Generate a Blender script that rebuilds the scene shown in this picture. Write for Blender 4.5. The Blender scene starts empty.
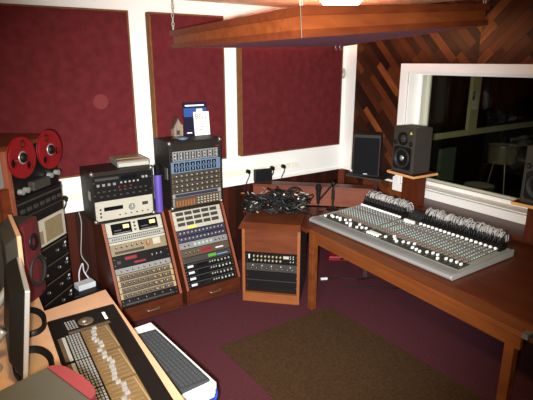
import bpy, bmesh, math, random
from mathutils import Matrix, Vector, Quaternion
rnd = random.Random(7)
COL = bpy.context.scene.collection
R = math.radians
T = Matrix.Translation
def RX(a): return Matrix.Rotation(a, 4, 'X')
def RZ(a): return Matrix.Rotation(a, 4, 'Z')

# ---------------------------------------------------------------- materials
def lin(c):
    c /= 255.0
    return c/12.92 if c <= 0.04045 else ((c+0.055)/1.055)**2.4
def rgb(c): return (lin(c[0]), lin(c[1]), lin(c[2]), 1.0)
MATS = {}
def mat(name, c, rough=0.5, metal=0.0, spec=0.5, c2=None, scale=8.0, stretch=(1, 1, 1), emit=None, bump=0.0, detail=4.0):
    if name in MATS: return MATS[name]
    m = bpy.data.materials.new(name); m.use_nodes = True
    nt = m.node_tree; b = nt.nodes['Principled BSDF']
    b.inputs['Roughness'].default_value = rough
    b.inputs['Metallic'].default_value = metal
    b.inputs['Specular IOR Level'].default_value = spec
    tc = nt.nodes.new('ShaderNodeTexCoord'); mp = nt.nodes.new('ShaderNodeMapping')
    mp.inputs['Scale'].default_value = stretch
    nz = nt.nodes.new('ShaderNodeTexNoise')
    nz.inputs['Scale'].default_value = scale; nz.inputs['Detail'].default_value = detail
    nt.links.new(tc.outputs['Object'], mp.inputs['Vector']); nt.links.new(mp.outputs['Vector'], nz.inputs['Vector'])
    rp = nt.nodes.new('ShaderNodeValToRGB')
    a = rgb(c); bcol = rgb(c2) if c2 else tuple(min(1, x*1.10) for x in a[:3])+(1,)
    rp.color_ramp.elements[0].position = 0.3; rp.color_ramp.elements[1].position = 0.7
    rp.color_ramp.elements[0].color = a; rp.color_ramp.elements[1].color = bcol
    nt.links.new(nz.outputs['Fac'], rp.inputs['Fac']); nt.links.new(rp.outputs['Color'], b.inputs['Base Color'])
    if bump:
        bp = nt.nodes.new('ShaderNodeBump'); bp.inputs['Strength'].default_value = bump; bp.inputs['Distance'].default_value = 0.01
        nt.links.new(nz.outputs['Fac'], bp.inputs['Height']); nt.links.new(bp.outputs['Normal'], b.inputs['Normal'])
    if emit:
        b.inputs['Emission Color'].default_value = rgb(emit[0]); b.inputs['Emission Strength'].default_value = emit[1]
    MATS[name] = m
    return m

M_WHITE = mat('white_paint', (240, 237, 230), 0.6, c2=(244, 242, 236), scale=3)
M_CEIL = mat('ceiling_paint', (226, 206, 160), 0.8, c2=(232, 213, 168), scale=3)
M_TRUNK = mat('cream_plastic', (230, 225, 205), 0.45)
M_SOCK = mat('socket_plastic', (232, 226, 204), 0.4)
M_FAB = mat('burgundy_fabric', (84, 30, 33), 0.95, spec=0.05, c2=(98, 37, 40), scale=14, bump=0.5)
M_PATCH = mat('worn_fabric', (108, 48, 48), 0.95, spec=0.1)
M_FABEDGE = mat('panel_edge_brown', (104, 66, 36), 0.85, spec=0.1, c2=(122, 82, 48), scale=20)
M_CARPET = mat('carpet', (70, 37, 43), 0.97, spec=0.02, c2=(87, 48, 54), scale=90, bump=0.6)
M_MAT = mat('floor_mat', (52, 34, 20), 0.7, spec=0.2, c2=(70, 50, 30), scale=60, bump=0.4)
M_PURPFAB = mat('mauve_fabric', (150, 98, 122), 0.95, spec=0.1, c2=(164, 114, 136), scale=40)
M_OAK = mat('desk_wood', (90, 45, 18), 0.4, spec=.3, c2=(114, 61, 27), scale=5, stretch=(3, 0.35, 3))
M_OAKT = mat('desk_top_wood', (72, 30, 13), 0.35, spec=.3, c2=(90, 40, 18), scale=5, stretch=(4, 0.4, 4))
M_OAKD = mat('dark_groove', (40, 20, 10), 0.6)
M_RISER = mat('riser_wood', (100, 50, 32), 0.4, spec=.3, c2=(116, 60, 40), scale=5, stretch=(1, 1, 6))
M_CAB = mat('cabinet_wood', (84, 40, 21), 0.4, spec=.3, c2=(102, 52, 29), scale=4, stretch=(1, 1, 5))
M_CABEDGE = mat('cabinet_edge', (128, 72, 36), 0.4, c2=(142, 84, 44), scale=6, stretch=(1, 1, 4))
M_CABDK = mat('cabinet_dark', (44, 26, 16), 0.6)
M_RACKW = mat('rack_wood', (66, 29, 15), 0.4, spec=.3, c2=(84, 40, 22), scale=5, stretch=(1, 1, 5))
M_RACKE = mat('rack_edge', (122, 66, 46), 0.4, c2=(136, 78, 56), scale=6)
M_CLOUDW = mat('cloud_pine', (116, 54, 24), 0.5, spec=.2, c2=(138, 70, 32), scale=4, stretch=(1, 5, 5))
M_CLOUDE = mat('cloud_rail', (92, 40, 18), 0.5, spec=.2, c2=(112, 52, 24), scale=4, stretch=(1, 5, 5))
M_BEIGE = mat('beige_laminate', (176, 137, 108), 0.5, spec=.2, c2=(184, 146, 117), scale=12)
M_BEIGED = mat('beige_dark', (150, 118, 84), 0.5)
M_BLACK = mat('black_plastic', (14, 13, 13), 0.5, spec=.25)
M_BLACKM = mat('black_metal', (18, 17, 17), 0.45, metal=0.2, spec=.25)
M_CASE = mat('black_case', (30, 26, 22), 0.55, spec=.2, c2=(40, 34, 28), scale=6)
M_RUBBER = mat('rubber', (24, 24, 24), 0.7)
M_SILVER = mat('silver', (176, 176, 172), 0.35, metal=0.6)
M_STEEL = mat('steel', (150, 146, 138), 0.35, metal=0.8)
M_GREY = mat('grey_plastic', (120, 120, 118), 0.5)
M_DGREY = mat('dark_grey', (50, 47, 43), 0.5)
M_LGREY = mat('light_grey', (146, 146, 140), 0.5)
M_CREAM = mat('cream_metal', (168, 164, 149), 0.45)
M_CREAM2 = mat('cream_brown', (122, 108, 80), 0.5, c2=(132, 117, 88), scale=30)
M_GOLD = mat('gold_metal', (164, 146, 102), 0.4)  # gold colour of the unit ends and small buttons
M_BLUEM = mat('blue_metal', (92, 112, 136), 0.45)
M_INDIGO = mat('indigo_metal', (42, 40, 58), 0.5)
M_BROWNM = mat('brown_metal', (76, 64, 48), 0.45)
M_RED = mat('red_plastic', (130, 20, 30), 0.4)
M_REDSP = mat('red_fabric', (78, 9, 18), 0.75)
M_REEL = mat('red_reel', (116, 7, 14), 0.5)
M_WPLAST = mat('white_plastic', (206, 210, 212), 0.4)
M_PALEG = mat('pale_grey', (196, 200, 206), 0.5)
M_BLUETUB = mat('blue_plastic', (44, 74, 168), 0.35)
M_PURP = mat('purple_plastic', (84, 66, 150), 0.5)
M_YEL = mat('yellow', (214, 190, 70), 0.5)
M_ORANGE = mat('orange', (140, 84, 44), 0.5)
M_PINK = mat('pink_cap', (128, 94, 86), 0.5)
M_CAPG = mat('greygreen_cap', (152, 168, 156), 0.5)
M_CAPB = mat('bluegrey_cap', (146, 154, 158), 0.5)
M_CAPW = mat('white_cap', (240, 240, 236), 0.4)
M_MIXER = mat('mixer_grey', (124, 124, 122), 0.55)
M_MIXTOP = mat('mixer_surface', (138, 140, 128), 0.6)
M_MIXFAD = mat('mixer_fader_bed', (52, 52, 44), 0.55)
M_COIL = mat('grey_cable', (186, 182, 176), 0.5)
M_GLASSK = mat('dark_display', (14, 16, 20), 0.15)
M_SCRN = mat('screen_glass', (30, 34, 38), 0.12)
M_LEDR = mat('red_led', (120, 26, 40), 0.4, emit=((230, 40, 60), 0.05))
M_LEDG = mat('green_led', (70, 130, 50), 0.4, emit=((90, 220, 70), 0.15))
M_LEDB = mat('blue_led', (90, 130, 180), 0.4, emit=((110, 170, 240), 0.1))
M_LEDY = mat('meter_lamp', (240, 210, 140), 0.4, emit=((250, 215, 140), 0.3))
M_SPK = mat('speaker_grey', (54, 50, 44), 0.6, spec=.2)
M_CONE = mat('speaker_cone', (24, 23, 22), 0.35)
M_GRILLE = mat('speaker_grille', (20, 20, 22), 0.9, spec=0.1)
M_TOPGREY = mat('speaker_top_grey', (44, 43, 38), 0.8, spec=0.2)
M_PAPER = mat('paper', (240, 238, 232), 0.7)
M_MAGBLUE = mat('magazine_blue', (48, 78, 140), 0.35)
M_MAGDK = mat('magazine_dark', (24, 24, 44), 0.35)
M_FIG = mat('figurine_clay', (112, 92, 74), 0.6, c2=(150, 134, 116), scale=60)
M_FIGD = mat('figurine_roof', (70, 44, 36), 0.6)
M_DEVBR = mat('control_brown', (92, 72, 46), 0.45, c2=(104, 82, 54), scale=10)
M_DEVBK = mat('control_black', (16, 13, 12), 0.4, spec=.2)
M_KEYG = mat('key_grey', (54, 57, 60), 0.6)
M_KBD = mat('keyboard_grey', (42, 45, 48), 0.55)
M_CORKB = mat('copper', (170, 110, 70), 0.4, metal=0.5)
M_WOODSH = mat('shelf_wood', (206, 150, 92), 0.45)
M_POST = mat('post_wood', (72, 28, 12), 0.5, spec=.2, c2=(88, 38, 18), scale=5, stretch=(4, 4, 1))
M_LAMP = mat('lamp_diffuser', (255, 240, 210), 0.5, emit=((255, 232, 196), 14.0))
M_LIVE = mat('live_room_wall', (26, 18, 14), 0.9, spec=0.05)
M_LIVEW = mat('live_room_trim', (214, 202, 158), 0.7)
M_LIVEP = mat('live_room_pad', (78, 92, 76), 0.8)
M_DRUM = mat('drum_shell', (100, 94, 74), 0.4)
M_SKIN = mat('drum_head', (206, 204, 186), 0.6)

def plank_material(name, kind):
    m = bpy.data.materials.new(name); m.use_nodes = True
    nt = m.node_tree; N = nt.nodes; L = nt.links; b = N['Principled BSDF']
    tc = N.new('ShaderNodeTexCoord'); sp = N.new('ShaderNodeSeparateXYZ'); L.new(tc.outputs['Object'], sp.inputs['Vector'])
    def mth(op, a, b_=None, c=None):
        n = N.new('ShaderNodeMath'); n.operation = op
        for i, v in enumerate((a, b_, c)):
            if v is None: continue
            if isinstance(v, (int, float)): n.inputs[i].default_value = v
            else: L.new(v, n.inputs[i])
        return n.outputs[0]
    if kind == 'chevron':           # V-shaped boards on the window wall, seam at local y = 0
        a = mth('ABSOLUTE', sp.outputs['Y'])
        side = mth('GREATER_THAN', sp.outputs['Y'], 0.0)
        p = mth('MULTIPLY', mth('SUBTRACT', sp.outputs['Z'], a), 0.7071)
        q = mth('MULTIPLY', mth('ADD', sp.outputs['Z'], a), 0.7071)
        w, ln = 0.075, 0.42
    else:                            # upright boards of the wainscot
        side = mth('MULTIPLY', sp.outputs['X'], 0.0)
        p, q = sp.outputs['X'], sp.outputs['Z']
        w, ln = 0.09, 3.0
    pi = mth('FLOOR', mth('DIVIDE', p, w))
    wn0 = N.new('ShaderNodeTexWhiteNoise'); wn0.noise_dimensions = '2D'
    cb0 = N.new('ShaderNodeCombineXYZ'); L.new(pi, cb0.inputs[0]); L.new(side, cb0.inputs[1]); L.new(cb0.outputs[0], wn0.inputs['Vector'])
    qi = mth('FLOOR', mth('DIVIDE', mth('ADD', q, mth('MULTIPLY', wn0.outputs['Value'], 3.0)), ln))
    cb = N.new('ShaderNodeCombineXYZ'); L.new(pi, cb.inputs[0]); L.new(qi, cb.inputs[1]); L.new(side, cb.inputs[2])
    wn = N.new('ShaderNodeTexWhiteNoise'); wn.noise_dimensions = '3D'; L.new(cb.outputs[0], wn.inputs['Vector'])
    gr = N.new('ShaderNodeTexNoise'); gr.inputs['Scale'].default_value = 6; gr.inputs['Detail'].default_value = 5
    cg = N.new('ShaderNodeCombineXYZ'); L.new(mth('MULTIPLY', p, 8.0), cg.inputs[0]); L.new(mth('MULTIPLY', q, 0.8), cg.inputs[1]); L.new(wn.outputs['Value'], cg.inputs[2])
    L.new(cg.outputs[0], gr.inputs['Vector'])
    v = mth('ADD', mth('MULTIPLY', wn.outputs['Value'], 0.75), mth('MULTIPLY', gr.outputs['Fac'], 0.3))
    rp = N.new('ShaderNodeValToRGB'); cr = rp.color_ramp
    if kind == 'chevron': cols = [(0.15, (30, 12, 6)), (0.5, (56, 25, 11)), (0.8, (86, 42, 18)), (1.0, (138, 78, 34))]
    else: cols = [(0.1, (32, 14, 8)), (0.5, (48, 20, 11)), (0.8, (68, 26, 14)), (1.0, (84, 36, 20))]
    cr.elements[0].position = cols[0][0]; cr.elements[0].color = rgb(cols[0][1])
    cr.elements[1].position = cols[-1][0]; cr.elements[1].color = rgb(cols[-1][1])
    for pos, c in cols[1:-1]:
        e = cr.elements.new(pos); e.color = rgb(c)
    L.new(v, rp.inputs['Fac'])
    fr = mth('FRACT', mth('DIVIDE', p, w))
    edge = mth('GREATER_THAN', mth('ABSOLUTE', mth('SUBTRACT', fr, 0.5)), 0.47)
    mx = N.new('ShaderNodeMixRGB'); L.new(mth('MULTIPLY', edge, 0.6), mx.inputs['Fac']); L.new(rp.outputs['Color'], mx.inputs['Color1']); mx.inputs['Color2'].default_value = rgb((20, 9, 6))
    L.new(mx.outputs['Color'], b.inputs['Base Color'])
    b.inputs['Roughness'].default_value = 0.55; b.inputs['Specular IOR Level'].default_value = 0.15
    return m
M_CHEV = plank_material('diagonal_boards', 'chevron')
M_WAIN = plank_material('upright_boards', 'wainscot')

def glass_material(name, tint, refl=1.0):
    m = bpy.data.materials.new(name); m.use_nodes = True
    nt = m.node_tree; N = nt.nodes; L = nt.links
    for n in list(N): N.remove(n)
    out = N.new('ShaderNodeOutputMaterial'); mx = N.new('ShaderNodeMixShader')
    tr = N.new('ShaderNodeBsdfTransparent'); tr.inputs['Color'].default_value = tint
    gl = N.new('ShaderNodeBsdfGlossy'); gl.inputs['Roughness'].default_value = 0.02
    gl.inputs['Color'].default_value = (0.8, 0.82, 0.74, 1)
    fr = N.new('ShaderNodeFresnel'); fr.inputs['IOR'].default_value = 1.24
    L.new(fr.outputs[0], mx.inputs[0]); L.new(tr.outputs[0], mx.inputs[1]); L.new(gl.outputs[0], mx.inputs[2])
    L.new(mx.outputs[0], out.inputs['Surface'])
    return m
M_PANE = glass_material('window_glass', (0.76, 0.77, 0.70, 1))

# ---------------------------------------------------------------- mesh builder
class MB:
    def __init__(self, X=None):
        self.v = []; self.f = []; self.m = []; self.s = []; self.slots = []; self.cur = 0; self.X = X or Matrix.Identity(4); self.sm = False
    def mat(self, m):
        if m not in self.slots: self.slots.append(m)
        self.cur = self.slots.index(m); return self
    def add(self, vs, fs, smooth=False):
        o = len(self.v)
        self.v += [self.X @ Vector(p) for p in vs]
        for f in fs:
            self.f.append([i+o for i in f]); self.m.append(self.cur); self.s.append(smooth)
        return self
    def box(self, x0, y0, z0, x1, y1, z1):
        return self.add([(x0,y0,z0),(x1,y0,z0),(x1,y1,z0),(x0,y1,z0),(x0,y0,z1),(x1,y0,z1),(x1,y1,z1),(x0,y1,z1)],
            [(0,3,2,1),(4,5,6,7),(0,1,5,4),(1,2,6,5),(2,3,7,6),(3,0,4,7)])
    def hexa(self, b, t):
        return self.add(list(b)+list(t), [(0,3,2,1),(4,5,6,7),(0,1,5,4),(1,2,6,5),(2,3,7,6),(3,0,4,7)])
    def prism(self, pts, z0, z1, axis='z'):
        n = len(pts)
        def P(a, b, c): return {'z': (a, b, c), 'x': (c, a, b), 'y': (a, c, b)}[axis]
        vs = [P(a, b, z0) for a, b in pts] + [P(a, b, z1) for a, b in pts]
        return self.add(vs, [tuple(range(n-1, -1, -1)), tuple(range(n, 2*n))] + [(i, (i+1) % n, (i+1) % n+n, i+n) for i in range(n)])
    def cyl(self, p0, p1, r0, r1=None, n=12, caps=True):
        r1 = r0 if r1 is None else r1
        p0 = Vector(p0); p1 = Vector(p1); d = (p1-p0).normalized()
        a = d.orthogonal().normalized(); b = d.cross(a)
        vs = []
        for p, r in ((p0, r0), (p1, r1)):
            for i in range(n):
                t = 2*math.pi*i/n; vs.append(tuple(p+a*(r*math.cos(t))+b*(r*math.sin(t))))
        self.add(vs, [(i, (i+1) % n, (i+1) % n+n, i+n) for i in range(n)], True)
        if caps:
            self.add(vs, [tuple(range(n-1, -1, -1)), tuple(range(n, 2*n))])
        return self
    def tube(self, pts, r, n=6):
        pts = [Vector(p) for p in pts]; vs = []; a = None
        for i, p in enumerate(pts):
            d = (pts[min(i+1, len(pts)-1)]-pts[max(i-1, 0)]).normalized()
            if a is None: a = d.orthogonal().normalized()
            a = (a-d*a.dot(d))
            a = a.normalized() if a.length > 1e-6 else d.orthogonal().normalized()
            b = d.cross(a)
            for k in range(n):
                t = 2*math.pi*k/n; vs.append(tuple(p+a*(r*math.cos(t))+b*(r*math.sin(t))))
        fs = []
        for i in range(len(pts)-1):
            for k in range(n):
                fs.append((i*n+k, i*n+(k+1) % n, (i+1)*n+(k+1) % n, (i+1)*n+k))
        fs.append(tuple(range(n-1, -1, -1))); fs.append(tuple(range((len(pts)-1)*n, len(pts)*n)))
        return self.add(vs, fs, True)
    def lathe(self, prof, c, axis='y', n=28):
        # prof: list of (radius, offset along axis)
        vs = []
        for r, h in prof:
            for k in range(n):
                t = 2*math.pi*k/n; a, b = r*math.cos(t), r*math.sin(t)
                q = {'z': (a, b, h), 'y': (a, h, b), 'x': (h, a, b)}[axis]
                vs.append((c[0]+q[0], c[1]+q[1], c[2]+q[2]))
        fs = []
        for i in range(len(prof)-1):
            for k in range(n):
                fs.append((i*n+k, i*n+(k+1) % n, (i+1)*n+(k+1) % n, (i+1)*n+k))
        return self.add(vs, fs, True)
    def ball(self, c, r, n=12, sz=(1, 1, 1)):
        prof = []
        for i in range(n//2+1):
            t = math.pi*i/(n//2); prof.append((max(1e-4, r*math.sin(t)), -r*math.cos(t)))
        o = len(self.v); self.lathe(prof, (0, 0, 0), 'z', n)
        for i in range(o, len(self.v)):
            p = self.X.inverted() @ self.v[i]
            self.v[i] = self.X @ Vector((c[0]+p.x*sz[0], c[1]+p.y*sz[1], c[2]+p.z*sz[2]))
        return self
    def mesh(self, name):
        me = bpy.data.meshes.new(name); me.from_pydata([tuple(p) for p in self.v], [], self.f)
        for m in self.slots: me.materials.append(m)
        for p, mi, sm in zip(me.polygons, self.m, self.s):
            p.material_index = mi; p.use_smooth = sm
        bm = bmesh.new(); bm.from_mesh(me); bmesh.ops.recalc_face_normals(bm, faces=bm.faces); bm.to_mesh(me); bm.free()
        return me

def link(name, me, parent=None, M=None, label=None, bevel=0.0):
    o = bpy.data.objects.new(name, me); COL.objects.link(o)
    if parent is not None: o.parent = parent
    if M is not None: o.matrix_basis = M
    if label: o['label'] = label
    if bevel:
        b = o.modifiers.new('bevel', 'BEVEL'); b.width = bevel; b.segments = 2; b.limit_method = 'ANGLE'; b.angle_limit = R(40)
    return o
def obj(name, mb, parent=None, M=None, label=None, bevel=0.0): return link(name, mb.mesh(name), parent, M, label, bevel)
def tag(o, label, cat, group=None, kind=None):
    o['label'] = label; o['category'] = cat
    if group: o['group'] = group
    if kind: o['kind'] = kind
    return o
def thing(name, label, cat, loc=(0, 0, 0), rz=0.0, group=None):
    o = bpy.data.objects.new(name, None); o.empty_display_size = 0.1; COL.objects.link(o)
    o.location = loc; o.rotation_euler = (0, 0, rz)
    return tag(o, label, cat, group)
def struct(name, mb, label=None, parent=None, bevel=0.0):
    o = obj(name, mb, parent, None, label, bevel); o['kind'] = 'structure'; return o
def copy_tree(o, parent=None):
    c = o.copy(); COL.objects.link(c); c.parent = parent
    for ch in list(o.children): copy_tree(ch, c)
    return c
def bez(p0, p1, p2, p3, n=14):
    p0, p1, p2, p3 = map(Vector, (p0, p1, p2, p3)); out = []
    for i in range(n+1):
        t = i/n; s = 1-t; out.append(p0*s**3+p1*3*s*s*t+p2*3*s*t*t+p3*t**3)
    return out
def spline(pts, n=8):
    pts = [Vector(p) for p in pts]; out = []
    for i in range(len(pts)-1):
        a = pts[max(i-1, 0)]; b = pts[i]; c = pts[i+1]; d = pts[min(i+2, len(pts)-1)]
        for k in range(n):
            t = k/n
            out.append(0.5*((2*b)+(c-a)*t+(2*a-5*b+4*c-d)*t*t+(3*b-a-3*c+d)*t**3))
    out.append(pts[-1]); return out

# ---------------------------------------------------------------- room shell
XW, YW, ZC = 4.045, 4.25, 2.62            # window wall, back wall, ceiling
X0, Y0 = -1.4, -1.6
WT = 0.34                                  # window wall thickness
struct('floor', MB().mat(M_CARPET).box(X0, Y0, -0.1, XW+WT, YW+0.1, 0))
struct('ceiling', MB().mat(M_CEIL).box(X0-.1, Y0-.1, ZC, XW+WT, YW+0.1, ZC+0.1))
DZ = 0.845
struct('wall_back', MB().mat(M_WHITE).box(X0, YW, 0, XW, YW+0.1, ZC))
struct('trim_1', MB().mat(M_WAIN).box(X0, YW-0.012, 0, XW-0.001, YW, DZ), 'dark upright boards below the white wall')
struct('wall_left', MB().mat(M_WHITE).box(X0-0.1, Y0, 0, X0, YW+0.1, ZC))
struct('wall_front', MB().mat(M_WHITE).box(X0-0.1, Y0-0.1, 0, XW+WT, Y0, ZC))
# window wall with opening
WY0, WY1, WZ0, WZ1 = 0.55, 3.35, 0.84, 1.99
seam = 2.604
mbw = MB(T((0, -seam, 0))).mat(M_CHEV)
mbw.box(XW, Y0, 0, XW+WT, WY0, ZC); mbw.box(XW, WY1, 0, XW+WT, YW+0.1, ZC)
mbw.box(XW, WY0, 0, XW+WT, WY1, WZ0); mbw.box(XW, WY0, WZ1, XW+WT, WY1, ZC)
wr = struct('wall_right', mbw); wr.location = (0, seam, 0)
# white corner strip and rails
struct('trim_2', MB().mat(M_WHITE).box(XW-0.018, YW-0.15, DZ, XW, YW, ZC), 'white strip in the corner')
struct('trim_3', MB().mat(M_WHITE).box(XW-0.02, WY1+0.085, DZ-0.01, XW, YW-0.15, DZ+0.012), 'thin white rail between corner and window')
struct('trim_4', MB().mat(M_RISER).box(XW-0.075, YW-0.06, 0, XW-0.02, YW-0.012, DZ), 'wooden corner post')
struct('trim_5', MB().mat(M_WHITE).box(X0, YW-0.016, DZ, XW-0.02, YW-0.0, DZ+0.03), 'white lower rail of the back wall', bevel=0.003)
# window frame: casing, reveal, inner frame, two panes
win = MB().mat(M_WHITE)
cw = 0.085
win.box(XW-0.03, WY0-cw, WZ1, XW, WY1+cw, WZ1+cw); win.box(XW-0.03, WY0-cw, WZ0-cw, XW, WY1+cw, WZ0)
win.box(XW-0.03, WY1, WZ0, XW, WY1+cw, WZ1); win.box(XW-0.03, WY0-cw, WZ0, XW, WY0, WZ1)
win.box(XW, WY1-0.012, WZ0, XW+WT-0.01, WY1, WZ1); win.box(XW, WY0, WZ0, XW+WT-0.01, WY0+0.012, WZ1)
win.box(XW, WY0+.012, WZ0, XW+WT-0.01, WY1-.012, WZ0+0.012); win.box(XW, WY0+.012, WZ1-0.012, XW+WT-0.01, WY1-.012, WZ1)
w1 = struct('window_1', win, bevel=0.004)
for px, th in ((XW+0.15, 0.035), (XW+0.285, 0.03)):
    f = MB().mat(M_WHITE)
    f.box(px, WY1-0.012-th, WZ0+0.012, px+0.035, WY1-0.012, WZ1-0.012); f.box(px, WY0+0.012, WZ0+0.012, px+0.035, WY0+0.012+th, WZ1-0.012)
    f.box(px, WY0+.012+th, WZ0+0.012, px+0.035, WY1-.012-th, WZ0+0.012+th); f.box(px, WY0+.012+th, WZ1-0.012-th*.4, px+0.035, WY1-.012-th, WZ1-0.012)
    fo = obj('window_frame', f, w1)
    g = MB().mat(M_PANE)
    gx = px+0.017
    g.add([(gx, WY0+.012+th, WZ0+.012+th), (gx, WY1-.012-th, WZ0+.012+th), (gx, WY1-.012-th, WZ1-.012-th*.4), (gx, WY0+.012+th, WZ1-.012-th*.4)], [(0, 1, 2, 3)])
    obj('pane', g, fo)

# live room beyond the glass
LX0, LX1, LY0, LY1 = XW+WT, 8.6, -0.6, 4.25
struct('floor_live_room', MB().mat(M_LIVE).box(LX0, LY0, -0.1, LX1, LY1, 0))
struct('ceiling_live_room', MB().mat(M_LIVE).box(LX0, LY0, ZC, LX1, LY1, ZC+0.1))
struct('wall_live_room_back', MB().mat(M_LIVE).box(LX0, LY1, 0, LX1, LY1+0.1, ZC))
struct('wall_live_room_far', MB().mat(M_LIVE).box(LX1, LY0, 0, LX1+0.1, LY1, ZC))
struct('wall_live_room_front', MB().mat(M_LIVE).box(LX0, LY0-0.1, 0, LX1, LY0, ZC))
struct('trim_6', MB().mat(M_LIVEW).box(LX0, LY1-0.03, 1.04, LX1, LY1, 1.125), 'pale rail on the far room wall')
struct('trim_7', MB().mat(M_LIVEW).box(6.48, LY1-0.05, 1.13, 6.68, LY1, ZC), 'pale upright post on the far room wall')

# ---------------------------------------------------------------- wall panels
def wall_panel(x0, x1, z0, z1, label):
    t = thing('acoustic_absorber', label, 'acoustic panel', (x0, YW, z0), 0, 'burgundy acoustic panels on the back wall')
    w, h, d = x1-x0, z1-z0, 0.085
    e = 0.035
    f = MB().mat(M_FABEDGE)
    f.box(0, -d*.98, 0, e*.4, 0, h); f.box(w-e*.4, -d*.98, 0, w, 0, h); f.box(e*.4, -d*.98, 0, w-e*.4, 0, e*.4); f.box(e*.4, -d*.98, h-e*.4, w-e*.4, 0, h)
    obj('frame', f, t, label='brown edge frame')
    obj('fabric_face', MB().mat(M_FAB).box(e*.4, -d, e*.4, w-e*.4, -0.001, h-e*.4), t, bevel=0.004)
    return t, w, h, d
p1, w, h, d = wall_panel(0.10, 1.478, 1.165, 2.50, 'wide burgundy fabric wall panel behind the red tape reels')
obj('round_patch', MB().mat(M_PATCH).cyl((1.19-.10, -d-0.001, 1.774-1.165), (1.19-.10, -d+0.002, 1.774-1.165), 0.062, n=28), p1, label='pale round worn spot')
wall_panel(1.655, 2.38, 1.16, 2.50, 'narrow burgundy fabric wall panel behind the magazine')
wall_panel(2.56, 3.90, 1.16, 2.50, 'square burgundy fabric wall panel beside the white corner strip')

# socket trunking along the wall
tr = thing('cable_trunking', 'cream cable trunking running along the white wall', 'trunking', (0, YW, 0))
obj('channel', MB().mat(M_TRUNK).box(X0+0.002, -0.022, 0.95, 3.32, 0, 1.005), tr, bevel=0.004)
for sx in (0.78, 2.60, 2.92, 3.07, 3.24):
    s = obj('socket', MB().mat(M_SOCK).box(sx, -0.028, 0.952, sx+0.10, -0.022, 1.003), tr, bevel=0.002)
def plug(x, z, tgt, label):
    t = thing('power_plug', label, 'power plug', (x, YW-0.028, z), 0, 'black power plugs in the trunking')
    obj('plug_body', MB().mat(M_BLACK).cyl((0, 0, 0), (0, -0.03, 0.002), 0.022, 0.02, 12).box(-.012, -0.045, -0.02, .012, -.028, 0.014), t)
    obj('cord', MB().mat(M_BLACK).tube(spline([(0, -0.04, -0.01), (-0.012, -0.05, -0.05), (-0.035, -0.03, -0.13), (tgt[0]-x, -0.025, tgt[2]-z)]), 0.006), t)
plug(2.658, 0.985, (2.62, 0, 0.70), 'black power plug left of the small black box')
plug(2.967, 0.985, (2.96, 0, 0.70), 'black power plug just right of the small black box')
plug(3.116, 0.985, (3.10, 0, 0.70), 'black power plug nearest the room corner, rightmost in the trunking')
plug(0.833, 0.985, (0.81, 0, 0.62), 'black power plug between the tape machine and the flight case')

hk = thing('wall_hook', 'small cream hook on the white corner strip', 'hook', (3.945, YW-0.002, 1.975))
obj('back_plate', MB().mat(M_CREAM2).cyl((0, 0, 0), (0, -0.014, 0), 0.032, n=16), hk)
obj('prong', MB().mat(M_CREAM).tube(spline([(0, -.01, 0), (0, -.03, -.045), (.01, -.05, -.055), (.015, -.055, .0), (.0, -.05, .045)]), 0.011), hk)

# ---------------------------------------------------------------- suspended cloud
cA, cB, cC, cD = Vector((1.69, 3.80, 2.196)), Vector((1.43, 1.80, 2.199)), Vector((3.175, 2.00, 2.331)), Vector((3.50, 3.78, 2.236))
cl = thing('acoustic_cloud', 'wood framed acoustic cloud with mauve underside hung on chains', 'acoustic cloud', tuple(cB))
cs = [p-cB for p in (cA, cB, cC, cD)]
ctr = sum(cs, Vector())/4
nup = (cs[2]-cs[1]).cross(cs[0]-cs[1]).normalized()
CH = 0.135
def inset(p, k): 
    v = (ctr-p); return p+v.normalized()*k
for i in range(4):
    a, b = cs[i], cs[(i+1) % 4]
    mb = MB()
    for (o0, o1, h0, h1, mt) in ((0.0, 0.05, 0.0, 0.035, M_CLOUDE), (0.02, 0.05, 0.035, CH-0.04, M_CLOUDW), (-0.005, 0.05, CH-0.04, CH, M_CLOUDE)):
        mb.mat(mt)
        q = [inset(a, o0), inset(b, o0), inset(b, o1), inset(a, o1)]
        mb.hexa([tuple(p+nup*h0) for p in q], [tuple(p+nup*h1) for p in q])
    obj('side_board', mb, cl)
mb = MB().mat(M_PURPFAB)
q = [inset(p, 0.03) for p in cs]
mb.hexa([tuple(p+nup*0.004) for p in q], [tuple(p+nup*0.06) for p in q])
obj('fabric_underside', mb, cl)
mb = MB().mat(M_STEEL)
def bracket(p, e1, e2):
    return MB().mat(M_BROWNM).cyl(tuple(p), tuple(p+nup*CH), 0.0022, n=6)
obj('corner_strip', bracket(cs[1]+(cs[1]-ctr).normalized()*0.003, None, None), cl, label='thin steel corner strip')
def chain(p, ztop):
    m = MB().mat(M_CREAM); z = p.z; k = 0
    step = 0.03; n = max(2, int((ztop-z)/step))
    for i in range(n):
        zz = z+(ztop-z)*(i+0.5)/n
        loop = []
        for j in range(11):
            t = 2*math.pi*j/10; u = 0.009*math.cos(t); w_ = 0.02*math.sin(t)
            loop.append((p.x+(u if k else 0), p.y+(0 if k else u), zz+w_))
        m.tube(loop, 0.0032, 5); k = 1-k
    return m
for p in cs:
    pp = inset(p, 0.03)+nup*CH
    obj('chain', chain(pp, ZC-cB.z), cl)
pe = cs[1]*.25+cs[3]*.75
for off in (0.0, 0.05):
    em = MB().mat(M_STEEL).tube(spline([pe+Vector((off, 0, 0.004)), pe+Vector((off, 0, -0.02)), pe+Vector((off+.01, 0, -0.035)), pe+Vector((off+.02, 0, -0.02))]), 0.003, 5)
    obj('eye_hook', em, cl)

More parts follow.
